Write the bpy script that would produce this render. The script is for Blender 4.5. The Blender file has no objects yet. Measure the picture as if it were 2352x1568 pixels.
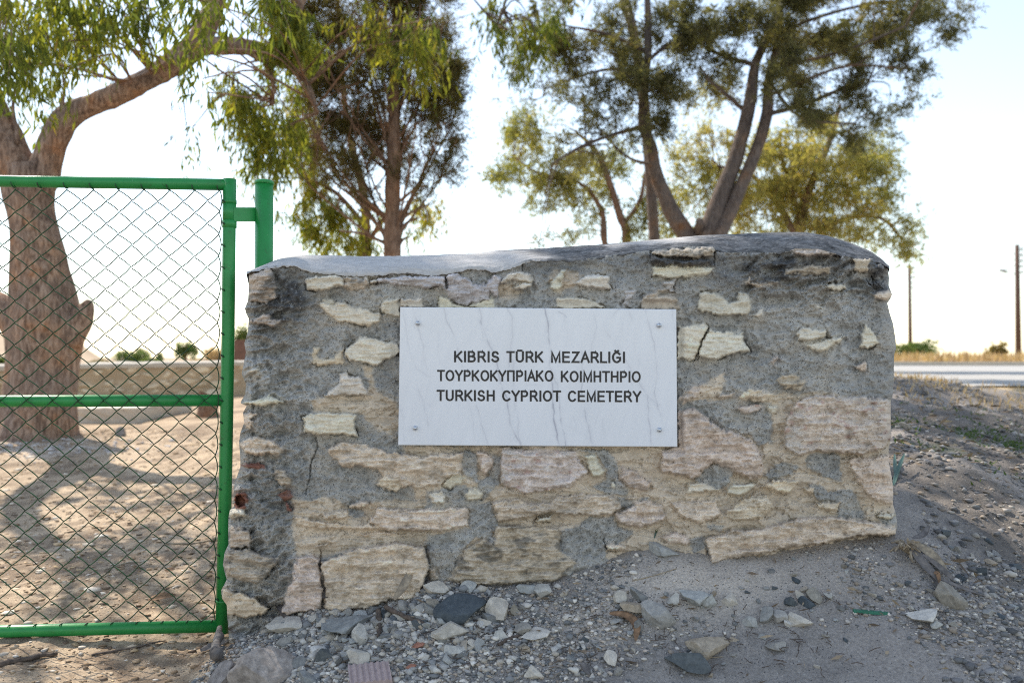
import bpy, bmesh, math, random
import numpy as np
from mathutils import Vector

# ------------------------------------------------------------------ camera, sky, sun, exposure
C = bpy.context.scene
COL = C.collection
R = math.radians
FPX = 1829.3            # focal length in pixels of a 2352 px wide frame
CAM_H = 1.05
PITCH = math.atan(36 / FPX)
cam = bpy.data.cameras.new('camera')
cam_o = bpy.data.objects.new('camera', cam); COL.objects.link(cam_o)
cam.lens = 28; cam.sensor_width = 36
cam.clip_start = 0.05; cam.clip_end = 6000
cam_o.location = (0, 0, CAM_H)
cam_o.rotation_euler = (R(90) + PITCH, 0, 0)
cam.dof.use_dof = True
cam.dof.focus_distance = 2.72
cam.dof.aperture_fstop = 2.2
C.camera = cam_o

SUN_EL, SUN_AZ = R(50), R(-42)       # azimuth from +Y, negative = towards -X
w = bpy.data.worlds.new('World'); C.world = w; w.use_nodes = True
wn = w.node_tree.nodes; wl = w.node_tree.links
bg = wn['Background']
sky = wn.new('ShaderNodeTexSky'); sky.sky_type = 'NISHITA'
sky.sun_disc = False
sky.sun_elevation = SUN_EL
sky.sun_rotation = SUN_AZ
sky.altitude = 0; sky.air_density = 1.3; sky.dust_density = 0.3; sky.ozone_density = 1.0
hsv = wn.new('ShaderNodeHueSaturation'); hsv.inputs['Saturation'].default_value = 0.74   # white balance of a hazy day
wl.new(sky.outputs[0], hsv.inputs['Color']); wl.new(hsv.outputs[0], bg.inputs[0])
bg.inputs[1].default_value = 0.14
sun = bpy.data.lights.new('sun', 'SUN'); sun.energy = 3.8; sun.angle = R(0.53)
sun.color = (1.0, 0.92, 0.80)
sun_o = bpy.data.objects.new('sun', sun); COL.objects.link(sun_o)
sd = Vector((math.sin(SUN_AZ) * math.cos(SUN_EL), math.cos(SUN_AZ) * math.cos(SUN_EL), math.sin(SUN_EL)))
sun_o.rotation_euler = sd.to_track_quat('Z', 'Y').to_euler()
sun_o.location = (-6, 10, 14)
C.view_settings.view_transform = 'Standard'
C.view_settings.look = 'None'
C.view_settings.exposure = 0.97
C.view_settings.gamma = 1
C.render.engine = 'CYCLES'
try:
    C.cycles.max_bounces = 6; C.cycles.diffuse_bounces = 3; C.cycles.transmission_bounces = 4
    C.cycles.transparent_max_bounces = 4
    C.cycles.use_denoising = False
    C.cycles.filter_width = 1.1
    C.cycles.sample_clamp_indirect = 6
except Exception:
    pass

rng = np.random.default_rng(7)
random.seed(7)

# ------------------------------------------------------------------ helpers
ct, st = math.cos(PITCH), math.sin(PITCH)

def P(px, py, d):
    """A pixel of the 2352 x 1568 photograph at world depth y = d -> world points (n,3)."""
    px = np.asarray(px, float); py = np.asarray(py, float); d = np.asarray(d, float)
    u = (px - 1176) / FPX; v = (784 - py) / FPX
    dy = ct - v * st; dz = st + v * ct
    t = d / dy
    return np.stack([t * u, d + 0 * t, CAM_H + t * dz], -1)

def _h(ix, iy, iz, seed):
    n = (ix.astype(np.int64) * 374761393 + iy.astype(np.int64) * 668265263 + iz.astype(np.int64) * 2147483647 + seed * 974711) & 0xffffffff
    n = (n ^ (n >> 13)) * 1274126177 & 0xffffffff
    n = (n ^ (n >> 16)) * 2246822519 & 0xffffffff
    return ((n ^ (n >> 15)) & 0xffff) / 65535.0

def vn3(x, y, z, seed=0):
    x, y, z = np.broadcast_arrays(np.asarray(x, float), np.asarray(y, float), np.asarray(z, float))
    xi, yi, zi = np.floor(x), np.floor(y), np.floor(z)
    fx, fy, fz = x - xi, y - yi, z - zi
    fx = fx * fx * (3 - 2 * fx); fy = fy * fy * (3 - 2 * fy); fz = fz * fz * (3 - 2 * fz)
    o = 0
    for a in (0, 1):
        for b in (0, 1):
            for c in (0, 1):
                o = o + _h(xi + a, yi + b, zi + c, seed) * (fx if a else 1 - fx) * (fy if b else 1 - fy) * (fz if c else 1 - fz)
    return o * 2 - 1

def vn2(x, y, seed=0):
    x, y = np.broadcast_arrays(np.asarray(x, float), np.asarray(y, float))
    xi, yi = np.floor(x), np.floor(y)
    fx, fy = x - xi, y - yi
    fx = fx * fx * fx * (fx * (fx * 6 - 15) + 10); fy = fy * fy * fy * (fy * (fy * 6 - 15) + 10)
    z0 = np.zeros_like(xi)
    a = _h(xi, yi, z0, seed); b = _h(xi + 1, yi, z0, seed); c = _h(xi, yi + 1, z0, seed); d = _h(xi + 1, yi + 1, z0, seed)
    return ((a * (1 - fx) + b * fx) * (1 - fy) + (c * (1 - fx) + d * fx) * fy) * 2 - 1

def fbm2(x, y, seed=0, o=4, g=0.5):
    s = 0; a = 1; n = 0
    for k in range(o):
        cr, sr = math.cos(0.6 + 1.1 * k), math.sin(0.6 + 1.1 * k)
        s = s + a * vn2((x * cr - y * sr) * 1.9 ** k + 17.3 * k, (x * sr + y * cr) * 1.9 ** k - 9.1 * k, seed + k); n += a; a *= g
    return s / n

def fbm3(x, y, z, seed=0, o=3, g=0.5):
    s = 0; a = 1; n = 0
    for k in range(o):
        s = s + a * vn3(x * 2 ** k + 7.3 * k, y * 2 ** k, z * 2 ** k, seed + k); n += a; a *= g
    return s / n

def sstep(a, b, x):
    t = np.clip((x - a) / (b - a), 0, 1)
    return t * t * (3 - 2 * t)

def mk(name, verts, faces, mat, parent=None, origin=None, smooth=True, cols=None, link=True):
    """Link one mesh object. verts in world coordinates; origin = where its origin goes."""
    v = np.asarray(verts, float).reshape(-1, 3)
    base = np.zeros(3) if parent is None else np.array(parent.location)
    if origin is None:
        origin = base if parent is not None else v.mean(0)
    origin = np.asarray(origin, float)
    v = v - origin
    me = bpy.data.meshes.new(name)
    if isinstance(faces, np.ndarray):
        n, k = faces.shape
        me.vertices.add(len(v)); me.vertices.foreach_set('co', v.astype(np.float32).ravel())
        me.loops.add(n * k); me.loops.foreach_set('vertex_index', faces.astype(np.int32).ravel())
        me.polygons.add(n)
        me.polygons.foreach_set('loop_start', (np.arange(n) * k).astype(np.int32))
        me.polygons.foreach_set('loop_total', np.full(n, k, np.int32))
        me.update(calc_edges=True); me.validate()
    else:
        me.from_pydata(v.tolist(), [], [tuple(int(i) for i in f) for f in faces]); me.update()
    if smooth:
        me.polygons.foreach_set('use_smooth', np.ones(len(me.polygons), bool))
    if cols is not None:
        ca = me.color_attributes.new('Col', 'FLOAT_COLOR', 'POINT')
        c4 = np.ones((len(v), 4), np.float32); c4[:, :cols.shape[1]] = cols
        ca.data.foreach_set('color', c4.ravel())
    if mat is not None:
        me.materials.append(mat)
    o = bpy.data.objects.new(name, me)
    if parent is not None:
        o.parent = parent
    o.location = origin - base
    if link:
        COL.objects.link(o)
    return o

def empty(name, loc):
    o = bpy.data.objects.new(name, None); COL.objects.link(o)
    o.location = tuple(float(a) for a in loc); o.empty_display_size = 0.1
    return o

def tag(o, label=None, cat=None, group=None, kind=None):
    if label: o['label'] = label
    if cat: o['category'] = cat
    if group: o['group'] = group
    if kind: o['kind'] = kind
    return o

class MB:
    """Collects vertices and faces (tubes, boxes, polygons) into one mesh."""
    def __init__(s): s.v = []; s.f = []; s.n = 0
    def add(s, v, f):
        v = np.asarray(v, float).reshape(-1, 3)
        s.v.append(v); s.f += [tuple(int(i) + s.n for i in q) for q in f]; s.n += len(v)
    def tube(s, pts, rad, sides=8, cap=True, noise=None):
        pts = np.asarray(pts, float); n = len(pts)
        rad = np.broadcast_to(np.asarray(rad, float), (n,))
        t = np.gradient(pts, axis=0); t /= np.linalg.norm(t, axis=1)[:, None] + 1e-12
        ref = np.array([0, 0, 1.0]) if abs(t[:, 2]).mean() < 0.75 else np.array([0, 1.0, 0])
        a = np.cross(t, ref); a /= np.linalg.norm(a, axis=1)[:, None] + 1e-12
        b = np.cross(a, t)
        th = np.linspace(0, 2 * np.pi, sides, endpoint=False)
        off = a[:, None] * np.cos(th)[None, :, None] + b[:, None] * np.sin(th)[None, :, None]
        v = pts[:, None] + off * rad[:, None, None]
        if noise is not None:
            v = v + off * noise(v, off)[..., None]
        v = v.reshape(-1, 3)
        f = [(i * sides + k, i * sides + (k + 1) % sides, (i + 1) * sides + (k + 1) % sides, (i + 1) * sides + k) for i in range(n - 1) for k in range(sides)]
        if cap:
            f.append(tuple(range(sides))[::-1]); f.append(tuple((n - 1) * sides + k for k in range(sides)))
        s.add(v, f)
    def box(s, lo, hi):
        x0, y0, z0 = lo; x1, y1, z1 = hi
        s.add([(x0, y0, z0), (x1, y0, z0), (x1, y1, z0), (x0, y1, z0), (x0, y0, z1), (x1, y0, z1), (x1, y1, z1), (x0, y1, z1)],
              [(0, 3, 2, 1), (4, 5, 6, 7), (0, 1, 5, 4), (1, 2, 6, 5), (2, 3, 7, 6), (3, 0, 4, 7)])
    def build(s, name, mat, parent=None, origin=None, smooth=True):
        return mk(name, np.concatenate(s.v), s.f, mat, parent, origin, smooth)

def smooth_path(pts, n=6):
    """Catmull-Rom through rows of any width."""
    p = np.asarray(pts, float)
    q = np.vstack([2 * p[0] - p[1], p, 2 * p[-1] - p[-2]])
    out = []
    for i in range(1, len(q) - 2):
        for k in range(n):
            t = k / n
            out.append(0.5 * (2 * q[i] + (q[i + 1] - q[i - 1]) * t + (2 * q[i - 1] - 5 * q[i] + 4 * q[i + 1] - q[i + 2]) * t ** 2 + (3 * q[i] - q[i - 1] - 3 * q[i + 1] + q[i + 2]) * t ** 3))
    out.append(p[-1])
    return np.array(out)

# ------------------------------------------------------------------ materials
def mat_new(name):
    m = bpy.data.materials.new(name); m.use_nodes = True
    nt = m.node_tree
    return m, nt, nt.nodes['Principled BSDF']

def nd(nt, typ, **kw):
    n = nt.nodes.new(typ)
    for k, v in kw.items():
        if k.startswith('i_'):
            key = k[2:].replace('_', ' ')
            key = int(key) if key.isdigit() else key
            n.inputs[key].default_value = v
        else:
            setattr(n, k, v)
    return n

def ramp(nt, fac, stops):
    r = nt.nodes.new('ShaderNodeValToRGB')
    e = r.color_ramp.elements
    while len(e) < len(stops): e.new(0.5)
    for i, (p, c) in enumerate(stops):
        e[i].position = p; e[i].color = (*c, 1) if len(c) == 3 else c
    nt.links.new(fac, r.inputs[0])
    return r.outputs[0]

def mixc(nt, mode, fac, a, b):
    m = nt.nodes.new('ShaderNodeMix'); m.data_type = 'RGBA'; m.blend_type = mode
    for s, v in ((m.inputs[0], fac), (m.inputs[6], a), (m.inputs[7], b)):
        if hasattr(v, 'is_linked') or hasattr(v, 'links'): nt.links.new(v, s)
        elif isinstance(v, (int, float)): s.default_value = v
        else: s.default_value = (*v, 1)
    return m.outputs[2]

def noise(nt, vec, scale, detail=4, rough=0.55, dist=0.0):
    n = nd(nt, 'ShaderNodeTexNoise', i_Scale=scale, i_Detail=detail, i_Roughness=rough, i_Distortion=dist)
    if vec is not None: nt.links.new(vec, n.inputs['Vector'])
    return n.outputs['Fac']

def mapping(nt, vec, scale=(1, 1, 1), rot=(0, 0, 0)):
    m = nd(nt, 'ShaderNodeMapping'); m.inputs['Scale'].default_value = scale; m.inputs['Rotation'].default_value = rot
    nt.links.new(vec, m.inputs['Vector']); return m.outputs[0]

def bump(nt, bsdf, h, strength, dist):
    b = nd(nt, 'ShaderNodeBump', i_Strength=strength, i_Distance=dist)
    nt.links.new(h, b.inputs['Height']); nt.links.new(b.outputs[0], bsdf.inputs['Normal'])

def objc(nt): return nd(nt, 'ShaderNodeTexCoord').outputs['Object']

def col_attr_mat(name, rough=0.9, grain=(260, 0.35), grit=None, bmp=(0.5, 0.004), spec=0.15):
    """Base colour from the mesh's own colour attribute, broken up by fine grain and grit."""
    m, nt, b = mat_new(name); c = objc(nt)
    a = nd(nt, 'ShaderNodeAttribute', attribute_name='Col')
    g1 = noise(nt, c, grain[0], 5, 0.7)
    f = ramp(nt, g1, [(0.25, (1 - grain[1],) * 3), (0.75, (1 + grain[1],) * 3)])
    out = mixc(nt, 'MULTIPLY', 1.0, a.outputs['Color'], f)
    h = g1
    if grit:
        vo = nd(nt, 'ShaderNodeTexVoronoi', i_Scale=grit[0]); nt.links.new(c, vo.inputs['Vector'])
        sel = nd(nt, 'ShaderNodeSeparateColor'); nt.links.new(vo.outputs['Color'], sel.inputs[0])
        big = nd(nt, 'ShaderNodeMath', operation='LESS_THAN'); nt.links.new(vo.outputs['Distance'], big.inputs[0]); big.inputs[1].default_value = 0.42
        few = nd(nt, 'ShaderNodeMath', operation='GREATER_THAN'); nt.links.new(sel.outputs[0], few.inputs[0]); few.inputs[1].default_value = grit[1]
        mul = nd(nt, 'ShaderNodeMath', operation='MULTIPLY'); nt.links.new(big.outputs[0], mul.inputs[0]); nt.links.new(few.outputs[0], mul.inputs[1])
        mul2 = nd(nt, 'ShaderNodeMath', operation='MULTIPLY'); nt.links.new(mul.outputs[0], mul2.inputs[0]); nt.links.new(a.outputs['Alpha'], mul2.inputs[1])
        gc = ramp(nt, sel.outputs[1], [(0.0, (0.05, 0.05, 0.055)), (0.6, (0.10, 0.10, 0.10)), (0.8, (0.3, 0.29, 0.27)), (1.0, (0.5, 0.48, 0.44))])
        out = mixc(nt, 'MIX', mul2.outputs[0], out, gc)
    nt.links.new(out, b.inputs['Base Color'])
    b.inputs['Roughness'].default_value = rough
    b.inputs['Specular IOR Level'].default_value = spec
    bump(nt, b, h, bmp[0], bmp[1])
    return m

def plain(name, col, rough=0.7, var=0.15, scale=40, metal=0.0, bmp=0.0, spec=0.3, col2=None):
    m, nt, b = mat_new(name); c = objc(nt)
    n = noise(nt, c, scale, 4, 0.6)
    lo = col2 if col2 else tuple(x * (1 - var) for x in col)
    nt.links.new(ramp(nt, n, [(0.3, lo), (0.7, tuple(x * (1 + var) for x in col))]), b.inputs['Base Color'])
    b.inputs['Roughness'].default_value = rough; b.inputs['Metallic'].default_value = metal
    b.inputs['Specular IOR Level'].default_value = spec
    if bmp: bump(nt, b, n, 0.5, bmp)
    return m

def leaf_mat(name, stops, trans=0.45, rough=0.55):
    m, nt, b = mat_new(name)
    nt.nodes.remove(b)
    g = nd(nt, 'ShaderNodeAttribute', attribute_name='Col')
    sep = nd(nt, 'ShaderNodeSeparateColor'); nt.links.new(g.outputs['Color'], sep.inputs[0])
    c = ramp(nt, sep.outputs[0], stops)
    d = nd(nt, 'ShaderNodeBsdfPrincipled', i_Roughness=rough); d.inputs['Specular IOR Level'].default_value = 0.25
    nt.links.new(c, d.inputs['Base Color'])
    t = nd(nt, 'ShaderNodeBsdfTranslucent')
    tc = mixc(nt, 'MULTIPLY', 1.0, c, (1.5, 1.5, 0.7)); nt.links.new(tc, t.inputs['Color'])
    mx = nd(nt, 'ShaderNodeMixShader'); mx.inputs[0].default_value = trans
    nt.links.new(d.outputs[0], mx.inputs[1]); nt.links.new(t.outputs[0], mx.inputs[2])
    nt.links.new(mx.outputs[0], nt.nodes['Material Output'].inputs[0])
    return m

def bark_mat(name, dark, mid, lite, sc=1.0, stretch=0.22):
    m, nt, b = mat_new(name); c = objc(nt)
    mp = mapping(nt, c, (1, 1, stretch))
    n1 = noise(nt, mp, 36 * sc, 7, 0.68, 0.7); n2 = noise(nt, c, 3.0 * sc, 4, 0.6)
    base = ramp(nt, n1, [(0.33, dark), (0.5, mid), (0.68, lite)])
    tint = ramp(nt, n2, [(0.30, (0.68, 0.72, 0.80)), (0.48, (0.95, 0.97, 1.0)), (0.60, (1.12, 1.03, 0.95)), (0.72, (1.3, 0.9, 0.60))])
    nt.links.new(mixc(nt, 'MULTIPLY', 1.0, base, tint), b.inputs['Base Color'])
    b.inputs['Roughness'].default_value = 0.9; b.inputs['Specular IOR Level'].default_value = 0.1
    bump(nt, b, n1, 0.9, 0.02)
    return m

def paint_mat():
    m, nt, b = mat_new('green_paint'); c = objc(nt)
    n1 = noise(nt, c, 9, 4, 0.6); n2 = noise(nt, c, 130, 3, 0.6)
    base = ramp(nt, n1, [(0.3, (0.012, 0.20, 0.040)), (0.7, (0.020, 0.27, 0.060))])
    chip = ramp(nt, n2, [(0.70, (0, 0, 0)), (0.73, (1, 1, 1))])
    c2_ = mixc(nt, 'MIX', chip, base, (0.22, 0.36, 0.22))
    gr = ramp(nt, noise(nt, c, 22, 5, 0.7), [(0.60, (0, 0, 0)), (0.72, (0.7, 0.7, 0.7))])
    nt.links.new(mixc(nt, 'MIX', gr, c2_, (0.035, 0.10, 0.03)), b.inputs['Base Color'])
    b.inputs['Roughness'].default_value = 0.42
    bump(nt, b, noise(nt, c, 45, 3, 0.5), 0.18, 0.004)
    return m

def marble_mat():
    m, nt, b = mat_new('marble')
    a = nd(nt, 'ShaderNodeAttribute', attribute_name='Col')
    nt.links.new(a.outputs['Color'], b.inputs['Base Color'])
    b.inputs['Roughness'].default_value = 0.2
    b.inputs['Specular IOR Level'].default_value = 0.5
    return m

def rock_mat(name, lo, hi, rnd=0.3):
    m, nt, b = mat_new(name); c = objc(nt)
    oi = nd(nt, 'ShaderNodeObjectInfo')
    n1 = noise(nt, c, 45, 6, 0.65); n2 = noise(nt, c, 300, 4, 0.7)
    base = ramp(nt, n1, [(0.32, lo), (0.66, hi)])
    rv = ramp(nt, oi.outputs['Random'], [(0.0, (1 - rnd, 1 - rnd, 1 - rnd)), (0.3, (0.85, 0.90, 0.93)), (0.55, (1.0, 0.97, 0.92)), (0.8, (1.12, 1.05, 0.95)), (1.0, (1 + rnd, 1 + rnd, 1 + rnd))])
    x = mixc(nt, 'MULTIPLY', 1.0, base, rv)
    sp = ramp(nt, n2, [(0.3, (0.8, 0.8, 0.8)), (0.7, (1.18, 1.18, 1.18))])
    nt.links.new(mixc(nt, 'MULTIPLY', 1.0, x, sp), b.inputs['Base Color'])
    b.inputs['Roughness'].default_value = 0.9; b.inputs['Specular IOR Level'].default_value = 0.15
    bump(nt, b, n1, 0.6, 0.004)
    return m

M = dict(
    wall=col_attr_mat('rubble_wall', 0.92, (300, 0.24), (230, 0.70), (0.7, 0.004)),
    cap=col_attr_mat('lime_render', 0.9, (160, 0.16), None, (0.5, 0.004)),
    ground=col_attr_mat('ground', 0.95, (120, 0.42), (170, 0.93), (0.8, 0.008)),
    pebble=col_attr_mat('pebbles', 0.9, (300, 0.2), None, (0.4, 0.002)),
    paint=paint_mat(), marble=marble_mat(),
    wire=plain('coated_wire', (0.022, 0.085, 0.035), 0.6, 0.3, 30, spec=0.15, col2=(0.035, 0.045, 0.032)),
    ink=plain('black_lettering', (0.008, 0.008, 0.012), 0.3, 0.2, 90, spec=0.5),
    steel=plain('steel', (0.55, 0.57, 0.60), 0.28, 0.2, 200, metal=1.0),
    stone_grey=rock_mat('grey_stone', (0.205, 0.20, 0.19), (0.37, 0.355, 0.33)),
    stone_pale=rock_mat('pale_stone', (0.36, 0.345, 0.32), (0.56, 0.53, 0.48)),
    stone_tan=rock_mat('tan_stone', (0.27, 0.235, 0.19), (0.43, 0.375, 0.305)),
    stone_dark=rock_mat('dark_stone', (0.075, 0.088, 0.098), (0.13, 0.145, 0.155)),
    boulder=rock_mat('boulder', (0.20, 0.175, 0.16), (0.42, 0.375, 0.345)),
    brick=plain('fired_brick', (0.33, 0.15, 0.10), 0.9, 0.25, 60, bmp=0.004),
    pinkbrick=plain('dusty_brick', (0.40, 0.31, 0.29), 0.9, 0.15, 60, bmp=0.003),
    deadleaf=plain('dead_leaf', (0.25, 0.145, 0.08), 0.75, 0.3, 50, col2=(0.13, 0.08, 0.045)),
    paleleaf=plain('pale_dry_leaf', (0.36, 0.29, 0.20), 0.8, 0.25, 50, col2=(0.16, 0.13, 0.10)),
    greyleaf=plain('grey_dry_leaf', (0.17, 0.15, 0.135), 0.8, 0.3, 50, col2=(0.09, 0.08, 0.075)),
    agave=plain('agave_leaf', (0.055, 0.11, 0.095), 0.5, 0.2, 30),
    greenplastic=plain('green_strip', (0.04, 0.17, 0.11), 0.35, 0.2, 60),
    twig=plain('twig', (0.12, 0.09, 0.07), 0.9, 0.4, 60, col2=(0.05, 0.04, 0.035)),
    euc_bark=bark_mat('eucalyptus_bark', (0.075, 0.050, 0.038), (0.28, 0.19, 0.14), (0.48, 0.36, 0.28)),
    cyp_bark=bark_mat('cypress_bark', (0.09, 0.05, 0.032), (0.25, 0.155, 0.105), (0.38, 0.25, 0.175)),
    pine_bark=bark_mat('grey_bark', (0.075, 0.055, 0.045), (0.15, 0.115, 0.095), (0.22, 0.175, 0.15)),
    euc_leaf=leaf_mat('eucalyptus_leaf', [(0.0, (0.060, 0.085, 0.024)), (0.4, (0.140, 0.165, 0.034)), (0.75, (0.29, 0.27, 0.042)), (1.0, (0.32, 0.20, 0.05))], 0.58),
    cyp_leaf=leaf_mat('cypress_leaf', [(0.0, (0.055, 0.054, 0.022)), (0.5, (0.120, 0.104, 0.042)), (0.85, (0.19, 0.150, 0.055)), (1.0, (0.25, 0.165, 0.07))], 0.5),
    pine_leaf=leaf_mat('casuarina_leaf', [(0.0, (0.062, 0.066, 0.038)), (0.5, (0.135, 0.128, 0.064)), (0.85, (0.22, 0.185, 0.080)), (1.0, (0.30, 0.20, 0.085))], 0.5),
    gold_leaf=leaf_mat('golden_leaf', [(0.0, (0.115, 0.130, 0.052)), (0.5, (0.265, 0.250, 0.095)), (0.85, (0.40, 0.325, 0.13)), (1.0, (0.42, 0.28, 0.12))], 0.6),
    bush_leaf=leaf_mat('bush_leaf', [(0.0, (0.05, 0.085, 0.03)), (0.6, (0.11, 0.16, 0.045)), (1.0, (0.17, 0.18, 0.06))], 0.4),
    grass=leaf_mat('dry_grass', [(0.0, (0.26, 0.17, 0.10)), (0.5, (0.42, 0.29, 0.17)), (1.0, (0.52, 0.40, 0.26))], 0.25, 0.8),
    asphalt=plain('asphalt', (0.34, 0.325, 0.305), 0.9, 0.12, 8, spec=0.3),
    pole=plain('pole_wood', (0.10, 0.06, 0.045), 0.8, 0.3, 5, spec=0.2),
    greymetal=plain('grey_metal', (0.32, 0.34, 0.36), 0.5, 0.1, 5, metal=0.3),
    cable=plain('cable', (0.25, 0.25, 0.26), 0.6, 0.1, 5),
    concrete=plain('pale_concrete', (0.50, 0.45, 0.38), 0.9, 0.12, 14, bmp=0.004),
    cutwood=plain('cut_wood', (0.62, 0.47, 0.28), 0.8, 0.15, 40),
    hill=plain('hillside', (0.42, 0.33, 0.24), 1.0, 0.15, 0.04, spec=0.0),
    rust=plain('rusty_sheet', (0.16, 0.085, 0.06), 0.8, 0.25, 6),
)

# ------------------------------------------------------------------ ground
CP = []   # control points (world x, y, z)
def cp(px, py, d): CP.append(P(px, py, d))
for a in [(0, 1478, 2.8), (300, 1472, 2.85), (520, 1466, 2.85), (0, 1568, 2.5), (500, 1568, 2.5), (700, 1568, 2.40), (1176, 1568, 2.32), (1700, 1568, 2.28), (2352, 1568, 2.22),
          (545, 1470, 2.72), (640, 1442, 2.70), (700, 1404, 2.71), (870, 1392, 2.71), (985, 1344, 2.71), (1290, 1338, 2.71), (1400, 1294, 2.71), (1480, 1274, 2.71), (1750, 1284, 2.71), (1900, 1268, 2.71), (2052, 1250, 2.71),
          (1176, 1440, 2.52), (1600, 1420, 2.5), (2000, 1400, 2.5), (800, 1480, 2.52),
          (2200, 1100, 3.3), (2352, 1250, 2.9), (2352, 1400, 2.5), (2100, 1000, 4.2), (2352, 1090, 3.7), (2352, 990, 5.0), (2060, 874, 6.2), (2200, 885, 6.4), (2352, 905, 6.8),
          (80, 1003, 8.0), (400, 1150, 5.2), (100, 1250, 4.1), (450, 1320, 3.5), (300, 936, 12.0), (500, 960, 10.0), (-400, 960, 9.5)]:
    cp(*a)
for a in [(-3, 1.0, .03), (0, 1.0, .07), (3, 1.0, .12), (-3, -2, .0), (3, -2, .1), (0, -12, .05), (-14, 0, .0), (14, 0, .3), (-1.0, 3.5, .05), (0.3, 3.5, .3), (1.2, 3.5, .5),
          (0, 8, .45), (0, 14, .55), (2.6, 9, .75), (8, 9, .75), (20, 9, .75), (8, 18, .75), (20, 25, .75), (8, 27, .76), (-8, 20, .28), (-12, 40, .25), (0, 40, .7), (20, 45, .92), (60, 60, .9), (-60, 60, .2), (0, 80, .8), (-60, 0, 0), (60, 0, .5), (60, 20, .75), (-60, -30, 0), (60, -30, .2), (60, 80, .95), (-60, 80, .3), (1, 24, .7)]:
    CP.append(np.array(a, float))
CP = np.array(CP)
def _phi(r2): return 0.5 * r2 * np.log(r2 + 1e-9)
_n = len(CP)
_d2 = ((CP[:, None, :2] - CP[None, :, :2]) ** 2).sum(-1)
_A = np.zeros((_n + 3, _n + 3)); _A[:_n, :_n] = _phi(_d2) + np.eye(_n) * 1e-3
_A[:_n, _n] = 1; _A[:_n, _n + 1:] = CP[:, :2]; _A[_n, :_n] = 1; _A[_n + 1:, :_n] = CP[:, :2].T
_W = np.linalg.solve(_A, np.concatenate([CP[:, 2], np.zeros(3)]))
def gz(x, y, rough=True):
    x = np.asarray(x, float); y = np.asarray(y, float); shp = np.broadcast(x, y).shape
    x = np.broadcast_to(x, shp).ravel(); y = np.broadcast_to(y, shp).ravel()
    xc = np.clip(x, -60, 60); yc = np.clip(y, -30, 80)
    z = np.full(len(xc), _W[_n]) + _W[_n + 1] * xc + _W[_n + 2] * yc
    for i in range(_n):
        z += _W[i] * _phi((xc - CP[i, 0]) ** 2 + (yc - CP[i, 1]) ** 2)
    rm = sstep(1.5, 3.0, x) * sstep(7.2, 8.0, y) * (1 - sstep(26.5, 29, y))
    z = z * (1 - rm) + 0.75 * rm
    if rough:
        bank = sstep(1.3, 1.9, x) * (1 - sstep(5.5, 7.2, y)) * sstep(2.2, 2.8, y)
        z = z + bank * (0.05 * fbm2(x * 3, y * 3, 14, 4) + 0.022 * fbm2(x * 12, y * 12, 15, 4))
        near = np.exp(-np.maximum(0, np.hypot(x, y - 2.6) - 2) / 6)
        z = z + (1 - rm) * (0.018 * fbm2(x * 5, y * 5, 11, 4) + 0.05 * (1 - near) * fbm2(x * 0.5, y * 0.5, 12, 3) + 0.006 * fbm2(x * 26, y * 26, 13, 3))
    return z.reshape(shp)

def axis(lo, hi, step, far, g):
    a = list(np.arange(lo, hi, step)); s = step
    up = []; x = a[-1]
    while x < far: s *= g; x += s; up.append(x)
    dn = []; s = step; x = a[0]
    while x > -far: s *= g; x -= s; dn.append(x)
    return np.array(dn[::-1] + a + up)

def grid_faces(nr, nc):
    i = np.arange(nr - 1)[:, None] * nc + np.arange(nc - 1)[None]
    return np.stack([i, i + 1, i + nc + 1, i + nc], -1).reshape(-1, 4)

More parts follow.
